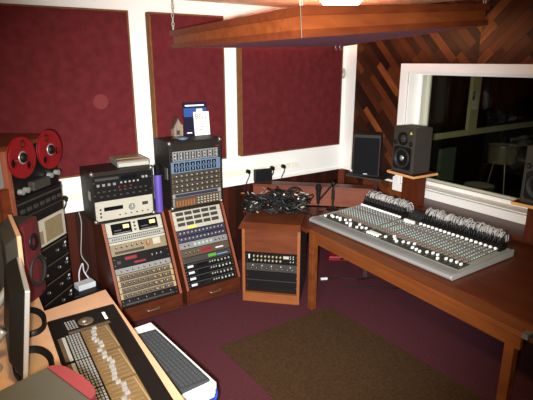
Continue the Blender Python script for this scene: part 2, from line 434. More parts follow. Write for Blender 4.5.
# ceiling lamps
def lamp(x, y, label, r=0.17):
    t = thing('ceiling_lamp', label, 'ceiling lamp', (x, y, ZC), 0, 'round ceiling lamps')
    obj('base_ring', MB().mat(M_WHITE).lathe([(r+.02, 0), (r+.025, -.03), (r, -.035), (0.01, -.035)], (0, 0, 0), 'z', 28), t)
    obj('diffuser', MB().mat(M_LAMP).lathe([(r, -.036), (r*.9, -.06), (r*.5, -.08), (0.001, -.085)], (0, 0, 0), 'z', 28), t)
    l = bpy.data.lights.new('lamp_light', 'AREA'); l.shape = 'DISK'; l.size = 0.3; l.energy = LAMPW; l.color = (1.0, 0.74, 0.38)
    lo = bpy.data.objects.new('lamp_light', l); COL.objects.link(lo); lo.location = (x, y, ZC-0.10)
LAMPW = 48
lamp(3.02, 3.28, 'round white ceiling lamp glowing above the acoustic cloud')
lamp(0.2, 1.1, 'round white ceiling lamp above the desk with the monitors')

# ---------------------------------------------------------------- rack units (front faces local -y, x right, z up)
def face_matrix(x, y, z, lean): return T((x, y, z)) @ RX(-lean)
KNOB = {}
def knob_mesh(r, mt, ln=0.014):
    key = (round(r, 4), mt.name, ln)
    if key not in KNOB:
        KNOB[key] = MB().mat(mt).cyl((0, 0, 0), (0, -ln, 0), r, r*0.82, 10).mat(M_CAPW).box(-.0012, -ln-.001, 0, .0012, -ln+.002, r*.8).mesh('knob')
    return KNOB[key]
def rack_unit(parent, M, w, h, mt, label=None, ears=None, depth=0.22, name='rack_unit'):
    mb = MB().mat(mt).box(0, 0, 0.0012, w, 0.006, h-0.0012)
    mb.mat(M_BLACKM).box(0.02, 0.006, 0.002, w-0.02, depth, h-0.002)
    if ears: mb.mat(ears).box(0.0, -0.004, 0.002, 0.02, 0.0, h-0.002).box(w-0.02, -0.004, 0.002, w, 0, h-0.002)
    mb.mat(M_STEEL)
    for ex in (0.009, w-0.009):
        for ez in (0.25*h, 0.75*h): mb.cyl((ex, -0.006, ez), (ex, 0.001, ez), 0.0035, n=6)
    return mb, (lambda: obj(name, mb, parent, M, label))
def knobs(u, xs, zs, r, mt, ln=0.012):
    for z in zs:
        for x in xs: link('knob', knob_mesh(r, mt, ln), u, T((x, 0, z)))
def sub(u, name, mt, x0, z0, x1, z1, d=0.003, label=None):
    return obj(name, MB().mat(mt).box(x0, -d, z0, x1, 0.001, z1), u, None, label)
def frange(a, b, n): return [a+(b-a)*i/(n-1) for i in range(n)]

def slant_rack(x, label, W=0.535):
    t = thing('equipment_rack', label, 'equipment rack', (x, 3.56, 0), 0, 'slanted wooden equipment racks')
    D = 0.58
    prof = [(0.0, 0.02), (0.0, 0.17), (0.31, 0.83), (D, 0.83), (D, 0.02)]
    for sx in (0, W-0.022):
        mb = MB().mat(M_RACKW).prism(prof, sx, sx+0.022, 'x')
        mb.mat(M_RACKE).hexa([(sx, -.004, .17), (sx+.022, -.004, .17), (sx+.022, .0, .17), (sx, .0, .17)], [(sx, .306, .83), (sx+.022, .306, .83), (sx+.022, .312, .83), (sx, .312, .83)])
        obj('side_panel', mb, t)
    obj('top_board', MB().mat(M_RACKW).box(0.022, 0.33, 0.812, W-0.022, D, 0.83), t)
    obj('back_board', MB().mat(M_CABDK).box(0.022, D-0.02, 0.02, W-0.022, D, 0.812), t)
    obj('base_board', MB().mat(M_RACKW).box(0.022, 0.02, 0.02, W-0.022, D-.02, 0.035), t)
    dr = obj('drawer', MB().mat(M_RACKW).box(0.024, -0.006, 0.036, W-0.024, 0.014, 0.166).mat(M_CABDK).box(0.03, 0.014, 0.04, W-0.03, 0.40, 0.15), t, bevel=0.002)
    obj('handle', MB().mat(M_STEEL).tube(spline([(W/2-.05, -.006, .108), (W/2-.045, -.026, .104), (W/2+.045, -.026, .104), (W/2+.05, -.006, .108)]), 0.005), dr, label='curved metal pull')
    for fx in (0.03, W-0.07):
        for fy in (0.03, D-0.08): obj('foot', MB().mat(M_RUBBER).box(fx, fy, 0, fx+0.04, fy+0.05, 0.02), t)
    return t
LEAN = math.atan2(0.31, 0.66)
KZ = 1.19
UW = 0.483
def face_at(s, W=0.545):       # s = distance up the slanted face
    s *= KZ
    return T(((W-UW)/2, 0.012+s*math.sin(LEAN), 0.17+s*math.cos(LEAN)-.004)) @ RX(-LEAN) @ Matrix.Scale(KZ, 4, (0, 0, 1))

# rack 1
r1 = slant_rack(1.015, 'slanted wooden rack under the low flight case, with cream meter unit on top', .545)
s = 0.008
mb, go = rack_unit(r1, face_at(s), UW, 0.048, M_BLACKM, 'black lowest unit'); mb.mat(M_DGREY).box(.03, -.003, .008, .45, 0, .018); u = go(); s += 0.05
for x in frange(.06, .42, 6): link('knob', knob_mesh(.006, M_DGREY), u, T((x, 0, .032)))
for i in range(4):
    mb, go = rack_unit(r1, face_at(s), UW, 0.042, M_BROWNM, 'brown unit with cream ends', ears=M_GOLD)
    mb.mat(M_CREAM2).box(0.02, -.002, .032, UW-.02, 0, .040); u = go()
    knobs(u, frange(.05, .43, 10), (.017,), .007, M_BLACK)
    for x in frange(.30, .40, 3): sub(u, 'button', M_GOLD, x+.012, .012, x+.022, .022)
    s += 0.043
mb, go = rack_unit(r1, face_at(s), UW, 0.042, M_GREY); u = go(); knobs(u, frange(.05, .44, 9), (.02,), .008, M_DGREY); s += 0.043
mb, go = rack_unit(r1, face_at(s), UW, 0.085, M_BLACKM, 'black unit with red display'); u = go()
sub(u, 'display', M_LEDR, .10, .048, .20, .070, label='red lit display'); sub(u, 'display', M_LEDR, .17, .014, .27, .028, label='red lit display')
sub(u, 'button', M_DGREY, .03, .03, .06, .05); knobs(u, (.33, .37, .41), (.045,), .011, M_DGREY); s += 0.087
mb, go = rack_unit(r1, face_at(s), UW, 0.095, M_CREAM2, 'cream brown unit'); mb.mat(M_CREAM).box(0, -.003, .08, UW, 0, .094); mb.mat(M_DGREY).box(.03, -.002, .012, .28, 0, .03); u = go()
knobs(u, frange(.05, .27, 6), (.055,), .009, M_DGREY); knobs(u, (.32,), (.048,), .02, M_ORANGE)
sub(u, 'meter', M_CREAM, .365, .03, .43, .075, label='cream meter face'); s += 0.097
mb, go = rack_unit(r1, face_at(s), UW, 0.034, M_LGREY, 'thin perforated silver unit'); mb.mat(M_DGREY)
for x in frange(.03, .44, 24): mb.box(x, -.002, .010, x+.008, 0, .024)
go(); s += 0.036
mb, go = rack_unit(r1, face_at(s), UW, 0.105, M_CREAM, 'cream unit with two black meters'); u = go()
for x0 in (0.04, 0.27):
    m_ = sub(u, 'meter', M_GLASSK, x0, .014, x0+.17, .09, .006, 'black meter window')
    obj('meter_lamp', MB().mat(M_LEDY).box(x0+.10, -.008, .05, x0+.15, -.005, .075), u)
    obj('meter_scale', MB().mat(M_GREY).box(x0+.015, -.0075, .02, x0+.155, -.0055, .024).box(x0+.02, -.0075, .04, x0+.08, -.0055, .043), u)
knobs(u, (.24,), (.03, .055, .08), .009, M_BLACK); s += 0.107

# rack 2
r2 = slant_rack(1.605, 'slanted wooden rack under the tall flight case, beside the corner cabinet', .545)
s = 0.008
for i in range(4):
    mb, go = rack_unit(r2, face_at(s), UW, 0.044, M_BLACKM, 'black unit with white buttons'); mb.mat(M_DGREY).box(.03, -.002, .034, .45, 0, .04); u = go()
    sub(u, 'display', M_GLASSK, .12, .010, .22, .030); sub(u, 'button', M_PALEG, .03, .012, .085, .028, label='pale button')
    knobs(u, (.25, .275, .30), (.022,), .007, M_GREY)
    for x in frange(.33, .44, 4): sub(u, 'button', M_LGREY if i % 2 else M_CAPG, x, .012, x+.014, .026)
    s += 0.046
mb, go = rack_unit(r2, face_at(s), UW, 0.044, M_DGREY, 'dark unit with green and blue display'); u = go()
sub(u, 'display', M_LEDG, .25, .012, .33, .034, label='green lit display'); sub(u, 'display', M_LEDB, .34, .014, .45, .022, label='blue lit strip'); s += 0.046
mb, go = rack_unit(r2, face_at(s), UW, 0.06, M_BROWNM, 'dark unit with red display'); u = go()
sub(u, 'display', M_LEDR, .19, .016, .30, .044, label='red lit display'); knobs(u, frange(.04, .16, 4), (.03,), .009, M_DGREY); sub(u, 'button', M_PALEG, .34, .02, .42, .03); s += 0.062
mb, go = rack_unit(r2, face_at(s), UW, 0.05, M_GREY, 'grey unit with green buttons'); u = go()
for x in frange(.14, .30, 5): sub(u, 'button', M_CAPG, x, .015, x+.022, .035)
knobs(u, (.05, .09, .36, .40, .44), (.025,), .009, M_DGREY); s += 0.052
for i in range(2):
    mb, go = rack_unit(r2, face_at(s), UW, 0.044, M_INDIGO, 'indigo unit with small knobs'); u = go()
    knobs(u, frange(.03, .45, 12), (.022,), .008, M_GREY); s += 0.046
mb, go = rack_unit(r2, face_at(s), UW, 0.148, M_CREAM, 'cream unit with three rows of dark windows'); u = go()
for z in (.022, .062, .102):
    for x in frange(.03, .37, 5): sub(u, 'window', M_DGREY, x, z+.008, x+.072, z+.034, .003, 'small dark window')
sub(u, 'sticker', M_YEL, .12, .004, .20, .022, label='yellow sticker'); s += 0.15

# flight cases on the racks
def flight_case(name, x, y, z, W, D, Hh, label):
    t = thing(name, label, 'flight case', (x, y, z), 0)
    k = 0.012
    mb = MB().mat(M_CASE)
    mb.box(0, 0, 0, k, D, Hh).box(W-k, 0, 0, W, D, Hh).box(k, 0, 0, W-k, D, k).box(k, 0, Hh-k, W-k, D, Hh).box(k, D-k, k, W-k, D, Hh-k)
    obj('shell', mb, t, bevel=0.003)
    for cx in (0, W):
        for cz in (0, Hh):
            obj('corner_cap', MB().mat(M_STEEL).ball((cx+(0.010 if cx == 0 else -.010), .012, cz+(0.0195 if cz == 0 else -.012)), 0.019, 10), t, label='steel corner cap')
    obj('catch', MB().mat(M_STEEL).box(-.006, .05, Hh*.45, 0, .11, Hh*.62), t, bevel=.002)
    return t
c1 = flight_case('flight_case', 0.958, 3.82, 0.83, 0.507, 0.335, 0.425, 'low black flight case holding a black unit over a cream deck')
fx = 0.012
mb, go = rack_unit(c1, T((fx, .012, .018)), UW, .165, M_CREAM, 'cream recorder deck', name='recorder_deck'); u = go()
sub(u, 'tape_slot', M_GLASSK, .07, .08, .225, .112, .004, 'black tape slot'); knobs(u, (.30,), (.085,), .03, M_GREY, .016)
sub(u, 'display', M_DGREY, .39, .085, .44, .112)
for x in frange(.19, .43, 6): sub(u, 'button', M_DGREY, x, .028, x+.012, .038)
for x in (.035,):
    for z in (.03, .06, .09): sub(u, 'button', M_BLACK, x, z, x+.014, z+.014)
mb, go = rack_unit(c1, T((fx, .012, .185)), UW, .205, M_BLACKM, 'black recorder with rows of buttons', name='recorder_deck'); mb.mat(M_DGREY).box(.02, -.003, .168, .21, 0, .188); u = go()
sub(u, 'display', M_GLASSK, .23, .155, .36, .19)
for x in frange(.03, .16, 4): sub(u, 'button', M_GREY, x, .12, x+.022, .14)
for x in frange(.22, .36, 5): sub(u, 'button', M_LGREY, x, .128, x+.014, .142)
for x in frange(.03, .42, 10): sub(u, 'button', M_DGREY, x, .07, x+.02, .082)
for x in (.20, .25, .30): sub(u, 'button', M_RED, x, .095, x+.014, .105, label='red button')
for x in frange(.05, .42, 8): sub(u, 'button', M_DGREY, x, .03, x+.02, .042)
knobs(u, (.41, .44), (.16,), .012, M_GREY)
mb, go = rack_unit(c1, T((fx, .012, .391)), UW, .022, M_CASE, name='blank_panel'); go()

c2 = flight_case('flight_case', 1.622, 3.82, 0.83, 0.507, 0.335, 0.605, 'tall black flight case holding grey and blue modules')
z = 0.016
mb, go = rack_unit(c2, T((fx, .012, z)), UW, .088, M_BROWNM, 'brown unit with orange buttons', ears=M_GREY); u = go()
for x in frange(.035, .20, 7): sub(u, 'button', M_ORANGE, x, .012, x+.016, .066, .004, 'orange button')
for zz in (.02, .045, .068): knobs(u, frange(.25, .44, 7), (zz,), .007, M_CREAM)
z += .09
mb, go = rack_unit(c2, T((fx, .012, z)), UW, .04, M_GREY, ears=M_LGREY); mb.mat(M_INDIGO).box(.03, -.003, .006, .45, 0, .032); go(); z += .042
for i in range(4):
    mb, go = rack_unit(c2, T((fx, .012, z)), UW, .044, M_DGREY, 'dark unit with grey knobs', ears=M_BROWNM); mb.mat(M_BROWNM).box(.02, -.002, .036, .46, 0, .042); u = go()
    knobs(u, frange(.045, .44, 9), (.02,), .009, M_CREAM2); z += .045
mb, go = rack_unit(c2, T((fx, .012, z)), UW, .104, M_BLUEM, 'blue unit with eight dark modules', ears=M_BLUEM); u = go()
for x in frange(.03, .40, 8):
    m_ = sub(u, 'module', M_GLASSK, x, .012, x+.040, .09, .004, 'dark square module')
    obj('module_stripe', MB().mat(M_BLUEM).box(x+.014, -.006, .02, x+.026, -.003, .08).box(x+.004, -.006, .048, x+.036, -.003, .058), u)
z += .106
mb, go = rack_unit(c2, T((fx, .012, z)), UW, .088, M_GREY, 'grey channel unit', ears=M_CASE); u = go()
for x in frange(.035, .43, 16): obj('slot', MB().mat(M_DGREY).box(x, -.003, .01, x+.012, 0, .076), u)
knobs(u, frange(.04, .44, 8), (.03, .06), .008, M_LGREY); z += .09
mb, go = rack_unit(c2, T((fx, .012, z)), UW, .605-.014-z, M_CASE, name='blank_panel'); mb.mat(M_RED).box(.44, -.003, .01, .47, 0, .018); go()

# things on the cases
cd = thing('tape_deck', 'flat grey device with orange stripe lying on the low flight case', 'recorder', (1.20, 3.90, 1.256), R(-4))
obj('body', MB().mat(M_GREY).box(0, 0, 0, .27, .27, .05), cd, bevel=.006)
obj('front_strip', MB().mat(M_CREAM).box(.01, -.002, .006, .26, .0, .034), cd)
obj('stripe', MB().mat(M_ORANGE).box(.02, .02, .05, .25, .07, .053), cd, label='orange stripe')
obj('lid', MB().mat(M_CREAM2).box(.02, .10, .05, .25, .25, .056), cd)
tube = thing('storage_tube', 'purple upright tube standing between the two flight cases', 'tube', (1.548, 3.80, 0.0))
tube.location = (1.532, 3.885, .83)
obj('tube_body', MB().mat(M_PURP).cyl((0, 0, 0), (0, 0, .33), .034, n=18), tube)
obj('cap', MB().mat(M_GLASSK).cyl((0, 0, .33), (0, 0, .42), .030, .030, 18), tube, label='clear dark cap')
bk = thing('magazine', 'dark blue magazine standing atop the tall case', 'magazine', (1.905, 4.09, 1.436), R(-2))
ML = RX(R(-6))
obj('cover', MB().mat(M_MAGDK).box(0, 0, 0, .235, .012, .30).mat(M_MAGBLUE).box(.004, -.0012, .17, .231, 0, .25).mat(M_PAPER).box(.02, -.0018, .265, .21, 0, .278).box(.13, -.0022, .19, .19, 0, .24).mat(M_PAPER).box(.02, -.0015, .02, .07, 0, .03), bk, ML)
lf = thing('leaflet', 'white leaflet with red heading in front of the blue magazine', 'leaflet', (1.99, 4.06, 1.436), R(-2))
obj('sheet', MB().mat(M_PAPER).box(0, 0, 0, .155, .004, .215), lf, RX(R(-6)))
def text_obj(name, body, size, mt, parent, M):
    c = bpy.data.curves.new(name, 'FONT'); c.body = body; c.size = size; c.extrude = 0.0006; c.align_x = 'CENTER'
    o = bpy.data.objects.new(name+'_tmp', c); COL.objects.link(o); bpy.context.view_layer.update()
    me = bpy.data.meshes.new_from_object(o.evaluated_get(bpy.context.evaluated_depsgraph_get()))
    COL.objects.unlink(o); bpy.data.objects.remove(o)
    me.materials.clear(); me.materials.append(mt)
    return link(name, me, parent, M)
text_obj('heading', 'BELL', .062, M_PINK, lf, RX(R(-6)) @ T((.076, -.001, .152)) @ RX(R(90)))
ln = MB().mat(M_PINK)
for zz, wd in ((.125, .05), (.10, .07), (.075, .04), (.05, .06)): ln.box(.076-wd/2, -.001, zz, .076+wd/2, .001, zz+.006)
obj('print_line', ln, lf, RX(R(-6)))
fg = thing('figurine', 'little house shaped figurine on the tall flight case', 'figurine', (1.80, 4.03, 1.436))
obj('house', MB().mat(M_FIG).box(-.045, -.03, 0.02, .045, .03, .10).mat(M_DGREY).box(-.02, -.032, .03, .01, -.029, .07).mat(M_FIG).prism([(-.045, .10), (.045, .10), (0, .175)], -.03, .03, 'y').cyl((-.03, -.03, .02), (-.03, -.03, .12), .008, n=8).cyl((.035, -.03, .02), (.035, -.03, .12), .01, n=8), fg, bevel=.003)
obj('roof', MB().mat(M_FIGD).hexa([(-.06, -.035, .085), (-.06, .035, .085), (-.05, .035, .085), (-.05, -.035, .085)], [(-.005, -.035, .185), (-.005, .035, .185), (.008, .035, .185), (.008, -.035, .185)]), fg)
obj('base', MB().mat(M_FIGD).cyl((0, 0, 0), (0, 0, .02), .055, .05, 18), fg)
sa = thing('saucer', 'small bluish dish on the tall flight case in front of the figurine', 'dish', (1.79, 3.90, 1.436))
obj('dish', MB().mat(M_BLUEM).lathe([(.001, .006), (.03, .006), (.05, .02), (.053, .02), (.035, 0.001), (.001, 0.0)], (0, 0, 0), 'z', 20), sa)

# ---------------------------------------------------------------- diagonal corner cabinet
dg = thing('corner_cabinet', 'wooden equipment cabinet set diagonally below the cable heap', 'cabinet', (2.093, 3.425, 0), R(-45))
CW = 0.515
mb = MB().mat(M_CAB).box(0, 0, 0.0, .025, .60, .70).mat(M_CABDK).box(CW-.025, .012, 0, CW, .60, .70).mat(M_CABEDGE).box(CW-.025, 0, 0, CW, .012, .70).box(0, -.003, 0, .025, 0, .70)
obj('side_panel', mb, dg)
obj('front_panel', MB().mat(M_CAB).box(.025, .002, .48, CW-.025, .02, .70), dg)
obj('plinth', MB().mat(M_CABEDGE).box(.025, -.004, 0, CW-.025, .03, .085), dg)
obj('bottom_board', MB().mat(M_CABDK).box(.025, .03, .07, CW-.025, .60, .085), dg)
obj('back_board', MB().mat(M_CABDK).box(.025, .58, .085, CW-.025, .60, .70), dg)
top = MB().mat(M_CAB)
top.hexa([(-.03, -.035, .70), (CW+.0, -.035, .70), (CW, .60, .70), (-.03, .60, .70)], [(-.012, .03, .742), (CW, .03, .742), (CW, .60, .742), (-.012, .60, .742)])
obj('top_board', top, dg, bevel=.004)
UX = (CW-UW)/2+.0
UWc = CW-.052
mb, go = rack_unit(dg, T((.026, .05, .088)), UWc, .19, M_BLACK, 'black lower unit', depth=.3); mb.mat(M_DGREY).box(.0, -.003, .10, UWc, 0, .106); go()
mb, go = rack_unit(dg, T((.026, .05, .28)), UWc, .075, M_DGREY, 'dark unit', ears=M_DGREY, depth=.3); u = go(); knobs(u, frange(.05, .42, 9), (.03,), .008, M_BLACK); knobs(u, frange(.06, .40, 5), (.055,), .006, M_CREAM)
mb, go = rack_unit(dg, T((.026, .05, .357)), UWc, .10, M_BLACKM, 'black unit with bronze knobs', ears=M_BLACKM, depth=.3); u = go(); knobs(u, frange(.07, .31, 8), (.03, .068), .011, M_CREAM2)
sub(u, 'meter', M_CREAM, .335, .055, .385, .08); sub(u, 'badge', M_PALEG, .02, .04, .032, .08); knobs(u, (.40, .425), (.03, .06, .08), .007, M_GREY)

# heap of cables on the cabinet
hp = MB()
for i in range(120):
    mt = rnd.choice([M_BLACK, M_BLACK, M_RUBBER, M_BLACKM, M_BLACK, M_DGREY]); hp.mat(mt)
    cx, cy = rnd.uniform(-.03, .50), rnd.uniform(.20, .48); rr = rnd.uniform(.04, .10); tz = .02+rnd.uniform(0.0, .16)*(1-.5*abs(cx-.33)/.3)
    a0 = rnd.uniform(0, 6.28); tilt = rnd.uniform(-.55, .55); pts = []
    for k in range(15):
        t = a0+k*rnd.uniform(.36, .48); rk = rr*(1+.15*math.sin(3*t+i))
        px_, py_ = cx+rk*math.cos(t), cy+rk*.8*math.sin(t)
        pz = .76+tz+rk*math.sin(t+1.3)*tilt+rnd.uniform(-.008, .008)
        pts.append((min(max(px_, -.06), .60), min(max(py_, .12), .55), max(.752, pz)))
    hp.tube(spline(pts, 3), rnd.choice((.0045, .0055, .006)), 5)
for i in range(48):
    hp.mat(rnd.choice([M_CREAM, M_SILVER, M_SILVER, M_CORKB])); p = Vector((rnd.uniform(-.03, .52), rnd.uniform(.14, .5), .79+rnd.uniform(0, .17)))
    d_ = Vector((rnd.uniform(-1, 1), rnd.uniform(-1, 1), rnd.uniform(-.4, .4))).normalized()*.032
    hp.cyl(p, p+d_, .0065, n=7)
for rr in (.075, .085, .07):
    hp.mat(M_BLACK); hp.tube([(.40+rr*math.cos(t*.35), .42+.02*math.sin(t*.7), .89+rr*math.sin(t*.35)) for t in range(19)], .0045, 5)
ho = obj('cable_heap', hp, None, T((2.093, 3.425, .002)) @ RZ(R(-45)))
tag(ho, 'tangled heap of black audio cables on the corner cabinet', 'cables', kind='stuff')

# ---------------------------------------------------------------- desk
DZT = 0.74
dk = thing('studio_desk', 'long wooden desk carrying the large mixing console', 'desk', (2.49, 1.06, 0))
def dl(x, y): return (x-2.49, y-1.06)
FX0, FX1 = 2.365, 2.49       # slightly skewed front edge, near end and far end
def fx_(y): return FX0+(FX1-FX0)*(y-1.06)/(2.98-1.06)
strip = 0.13
v45 = Vector((.7071, .7071))
ce = Vector((2.093, 3.425))+Vector((.7071, -.7071))*(CW+.004)
far = ce+v45*.60
poly = [(fx_(1.06)+strip, 1.06), (3.66, 1.06), (3.66, far.y-(3.66-far.x)+.03), (far.x, far.y), (ce.x+.0, ce.y+.0), (ce.x, fx_(2.98) and 2.985), (fx_(2.985)+strip, 2.985)]
poly = [dl(*p) for p in poly]
obj('desk_top', MB().mat(M_OAKT).prism(poly, DZT-.035, DZT), dk, bevel=.003)
fs_ = [dl(fx_(1.06), 1.06), dl(fx_(1.06)+strip-.006, 1.06), dl(fx_(2.985)+strip-.006, 2.985), dl(fx_(2.985), 2.985)]
obj('front_rail', MB().mat(M_OAK).prism(fs_, DZT-.035, DZT-.004), dk, bevel=.004)
ap = [dl(fx_(1.10)+.02, 1.10), dl(fx_(1.10)+.045, 1.10), dl(fx_(2.96)+.045, 2.96), dl(fx_(2.96)+.02, 2.96)]
obj('apron', MB().mat(M_OAK).prism(ap, DZT-.12, DZT-.036), dk)
obj('apron', MB().mat(M_OAK).box(.02, .03, DZT-.12, 1.1, .055, DZT-.036), dk)
for (lx, ly) in ((fx_(1.13)+.02, 1.13), (fx_(2.93)+.0, 2.925), (3.58, 1.10), (3.58, 2.6)):
    a = dl(lx, ly); obj('leg', MB().mat(M_OAK).box(a[0], a[1], 0, a[0]+.055, a[1]+.055, DZT-.036), dk, bevel=.003)
a = dl(fx_(1.06), 1.06)
obj('corner_bracket', MB().mat(M_STEEL).box(a[0]-.003, a[1]-.003, DZT-.03, a[0]+.05, a[1]+.03, DZT-.001), dk, label='metal corner bracket')
# rear shelf by the window and diagonal riser
rs = thing('rear_shelf', 'low dark wooden shelf running below the studio window', 'shelf', (3.665, .9, 0))
obj('shelf_board', MB().mat(M_OAKT).box(0, 0, .735, XW-.031-3.665, 2.25, .765), rs, bevel=.004)
obj('shelf_support', MB().mat(M_OAKT).box(.02, .02, 0, .05, 2.20, .735), rs)
ri = thing('desk_riser', 'wooden riser plank standing diagonally behind the cable heap', 'riser', (2.093, 3.425, 0), R(-45))
rv = .65
obj('front_board', MB().mat(M_RISER).box(-.03, rv, .744, 1.12, rv+.02, .912), ri)
obj('top_plank', MB().mat(M_CAB).box(-.04, rv-.01, .912, 1.13, rv+.15, .935), ri, bevel=.003)
obj('end_board', MB().mat(M_RISER).box(-.04, rv+.02, 0, -.02, rv+.15, .912), ri)
obj('back_leg', MB().mat(M_CABDK).box(1.08, rv+.06, 0, 1.12, rv+.13, .912), ri)
bb = thing('equipment_box', 'small black box with mesh front at the left end of the riser', 'box', (2.555, 3.915, .935), R(-14))
obj('body', MB().mat(M_BLACK).box(0, 0, 0.004, .18, .06, .125), bb, bevel=.008)
obj('grille', MB().mat(M_GRILLE).box(.008, -.004, .012, .172, 0, .117), bb)
obj('foot', MB().mat(M_RUBBER).box(.02, .01, 0, .15, .05, .004), bb)

# ---------------------------------------------------------------- mixing console
mxr = thing('mixing_console', 'large grey mixing console with rows of knobs and faders', 'mixing console', (2.632, 3.11, DZT), R(-90.5))
ML_, MD = 1.43, .72
prof = [(-.028, .004), (-.036, .018), (-.028, .034), (.0, .040), (.066, .041), (.07, .036), (.68, .058), (.68, .006)]
obj('chassis', MB().mat(M_MIXER).prism(prof, 0, ML_, 'x'), mxr, bevel=.003)
sl = math.atan2(.022, .61)
def sz(y): return .036+(y-.07)*.022/.61
obj('control_surface', MB().mat(M_MIXTOP).hexa([(.012, .075, sz(.075)-.002), (ML_-.012, .075, sz(.075)-.002), (ML_-.012, .665, sz(.665)-.002), (.012, .665, sz(.665)-.002)], [(.012, .075, sz(.075)+.002), (ML_-.012, .075, sz(.075)+.002), (ML_-.012, .665, sz(.665)+.002), (.012, .665, sz(.665)+.002)]), mxr)
def pad(x0, x1, y0, y1, mt, name, label=None, h=.0035):
    return obj(name, MB().mat(mt).hexa([(x0, y0, sz(y0)), (x1, y0, sz(y0)), (x1, y1, sz(y1)), (x0, y1, sz(y1))], [(x0, y0, sz(y0)+h), (x1, y0, sz(y0)+h), (x1, y1, sz(y1)+h), (x0, y1, sz(y1)+h)]), mxr, None, label)
pad(.03, .52, .085, .215, M_MIXFAD, 'fader_bed', 'dark fader strip'); pad(.70, ML_-.03, .085, .215, M_MIXFAD, 'fader_bed', 'dark fader strip')
pad(.53, .69, .085, .215, M_MIXFAD, 'master_section', 'dark centre section'); pad(.53, .69, .225, .40, M_MIXFAD, 'master_section', 'dark centre section') if False else None
pad(.535, .655, .13, .165, M_PAPER, 'scribble_strip', 'white label strip', .006)
# channel separators
for x in (.525, .60, .695): pad(x, x+.004, .22, .55, M_MIXFAD, 'divider')
cap = MB().mat(M_CAPW).box(-.0055, -.010, 0, .0055, .010, .016).mesh('fader_cap')
chx = [(.045+i*.0318) for i in range(15)]+[(.715+i*.0385) for i in range(18)]
for i, x in enumerate(chx):
    y = .115+.055*rnd.random() if rnd.random() < .6 else .10+.10*rnd.random()
    o = link('fader_cap', cap, mxr, T((x, y, sz(y)+.004)) @ RX(sl))
    obj('fader_slot', MB().mat(M_BLACK).hexa([(x-.0015, .09, sz(.09)+.003), (x+.0015, .09, sz(.09)+.003), (x+.0015, .21, sz(.21)+.003), (x-.0015, .21, sz(.21)+.003)], [(x-.0015, .09, sz(.09)+.0045), (x+.0015, .09, sz(.09)+.0045), (x+.0015, .21, sz(.21)+.0045), (x-.0015, .21, sz(.21)+.0045)]), mxr)
for i, x in enumerate((.56, .585, .61, .635, .665)):
    link('fader_cap', cap, mxr, T((x, .105, sz(.105)+.004)) @ RX(sl))
caps = {}
def kcap(mt, r=.0068):
    if mt.name not in caps:
        caps[mt.name] = MB().mat(M_DGREY).cyl((0, 0, 0), (0, 0, .007), r*1.15, r*1.1, 8).mat(mt).cyl((0, 0, .007), (0, 0, .017), r*.85, r*.75, 8).mesh('knob')
    return caps[mt.name]
rows = [(.01+.92*y_, m_) for y_, m_ in [(.235, M_PINK), (.262, M_PINK), (.292, M_LGREY), (.322, M_CAPG), (.352, M_CAPG), (.382, M_CAPB), (.412, M_CAPB), (.444, M_LGREY), (.476, M_PINK), (.508, M_CAPG), (.542, M_CAPB), (.572, M_LGREY)]]
knx = chx+[.545, .57, .62, .645, .67]
allk = sorted([(y, x, mt) for y, mt in rows for x in knx], key=lambda k: k[0]-k[1]*.7)
rest = MB()
for i, (y, x, mt) in enumerate(allk):
    if i < 96: link('knob', kcap(mt), mxr, T((x, y, sz(y)+.002)) @ RX(sl))
    else:
        rest.mat(M_DGREY).cyl((x, y, sz(y)), (x, y, sz(y)+.009), .0078, .0075, 7); rest.mat(mt).cyl((x, y, sz(y)+.009), (x, y, sz(y)+.019), .0058, .005, 7)
ro = obj('knob_rows', rest, mxr); ro['kind'] = 'stuff'
# connector bridge at the back
for x0, x1 in ((.035, .545), (.70, ML_-.03)):
    obj('connector_bridge', MB().mat(M_BLACK).prism([(.56, .053), (.56, .088), (.58, .11), (.645, .11), (.645, .056)], x0, x1, 'x'), mxr, bevel=.003)
obj('connector_bridge', MB().mat(M_DGREY).prism([(.56, .053), (.56, .08), (.645, .09), (.645, .056)], .545, .70, 'x'), mxr, bevel=.003)
pad(.56, .66, .53, .548, M_PAPER, 'label_strip', 'white label strip', .03)
plg = MB().mat(M_CAPW).cyl((0, 0, 0), (0, -.014, .004), .0115, .0105, 10).mesh('connector')
sleeve = MB().mat(M_BLACK).cyl((0, 0, 0), (0, .006, .048), .007, .005, 8).mesh('connector_sleeve')
cabs = [[], []]
for x in chx:
    if .53 < x < .69: continue
    o = link('connector', plg, mxr, T((x, .56, .073)))
    for j in range(3):
        link('connector_sleeve', sleeve, mxr, T((x+(j-1)*.009, .588+.016*j, .107)) @ RX(R(-8+6*j)))
    cabs[0 if x < .6 else 1].append(x)
cabs.append([.56+.012*i for i in range(12)])
for xs, lab in zip(cabs, ('grey cable loops arching behind the left half of the console', 'grey cable loops arching behind the right half of the console', 'dark cable bunch behind the middle of the console')):
    cm = MB().mat(M_COIL if 'grey' in lab else M_RUBBER)
    for x in xs:
        for j in range(11 if 'grey' in lab else 5):
            if 'grey' in lab: cm.mat(rnd.choice([M_COIL, M_COIL, M_COIL, M_LGREY, M_RUBBER]))
            sx = x+(j-5)*.0032; h_ = rnd.uniform(.165, .22) if 'grey' in lab else rnd.uniform(.11, .15); dx = rnd.uniform(-.03, .03)
            y0 = rnd.uniform(.592, .64)
            cm.tube(bez((sx, y0, .148 if 'grey' in lab else .088), (sx+dx*.3, y0+.01, h_), (sx+dx, y0+.08, h_+.01), (sx+dx*1.2, y0+rnd.uniform(.05, .08), rnd.uniform(.08, .11)), 8), .0026, 4)
    co = obj('cable_bundle', cm, None, T((2.632, 3.11, DZT)) @ RZ(R(-90.5)))
    tag(co, lab, 'cables', kind='stuff')
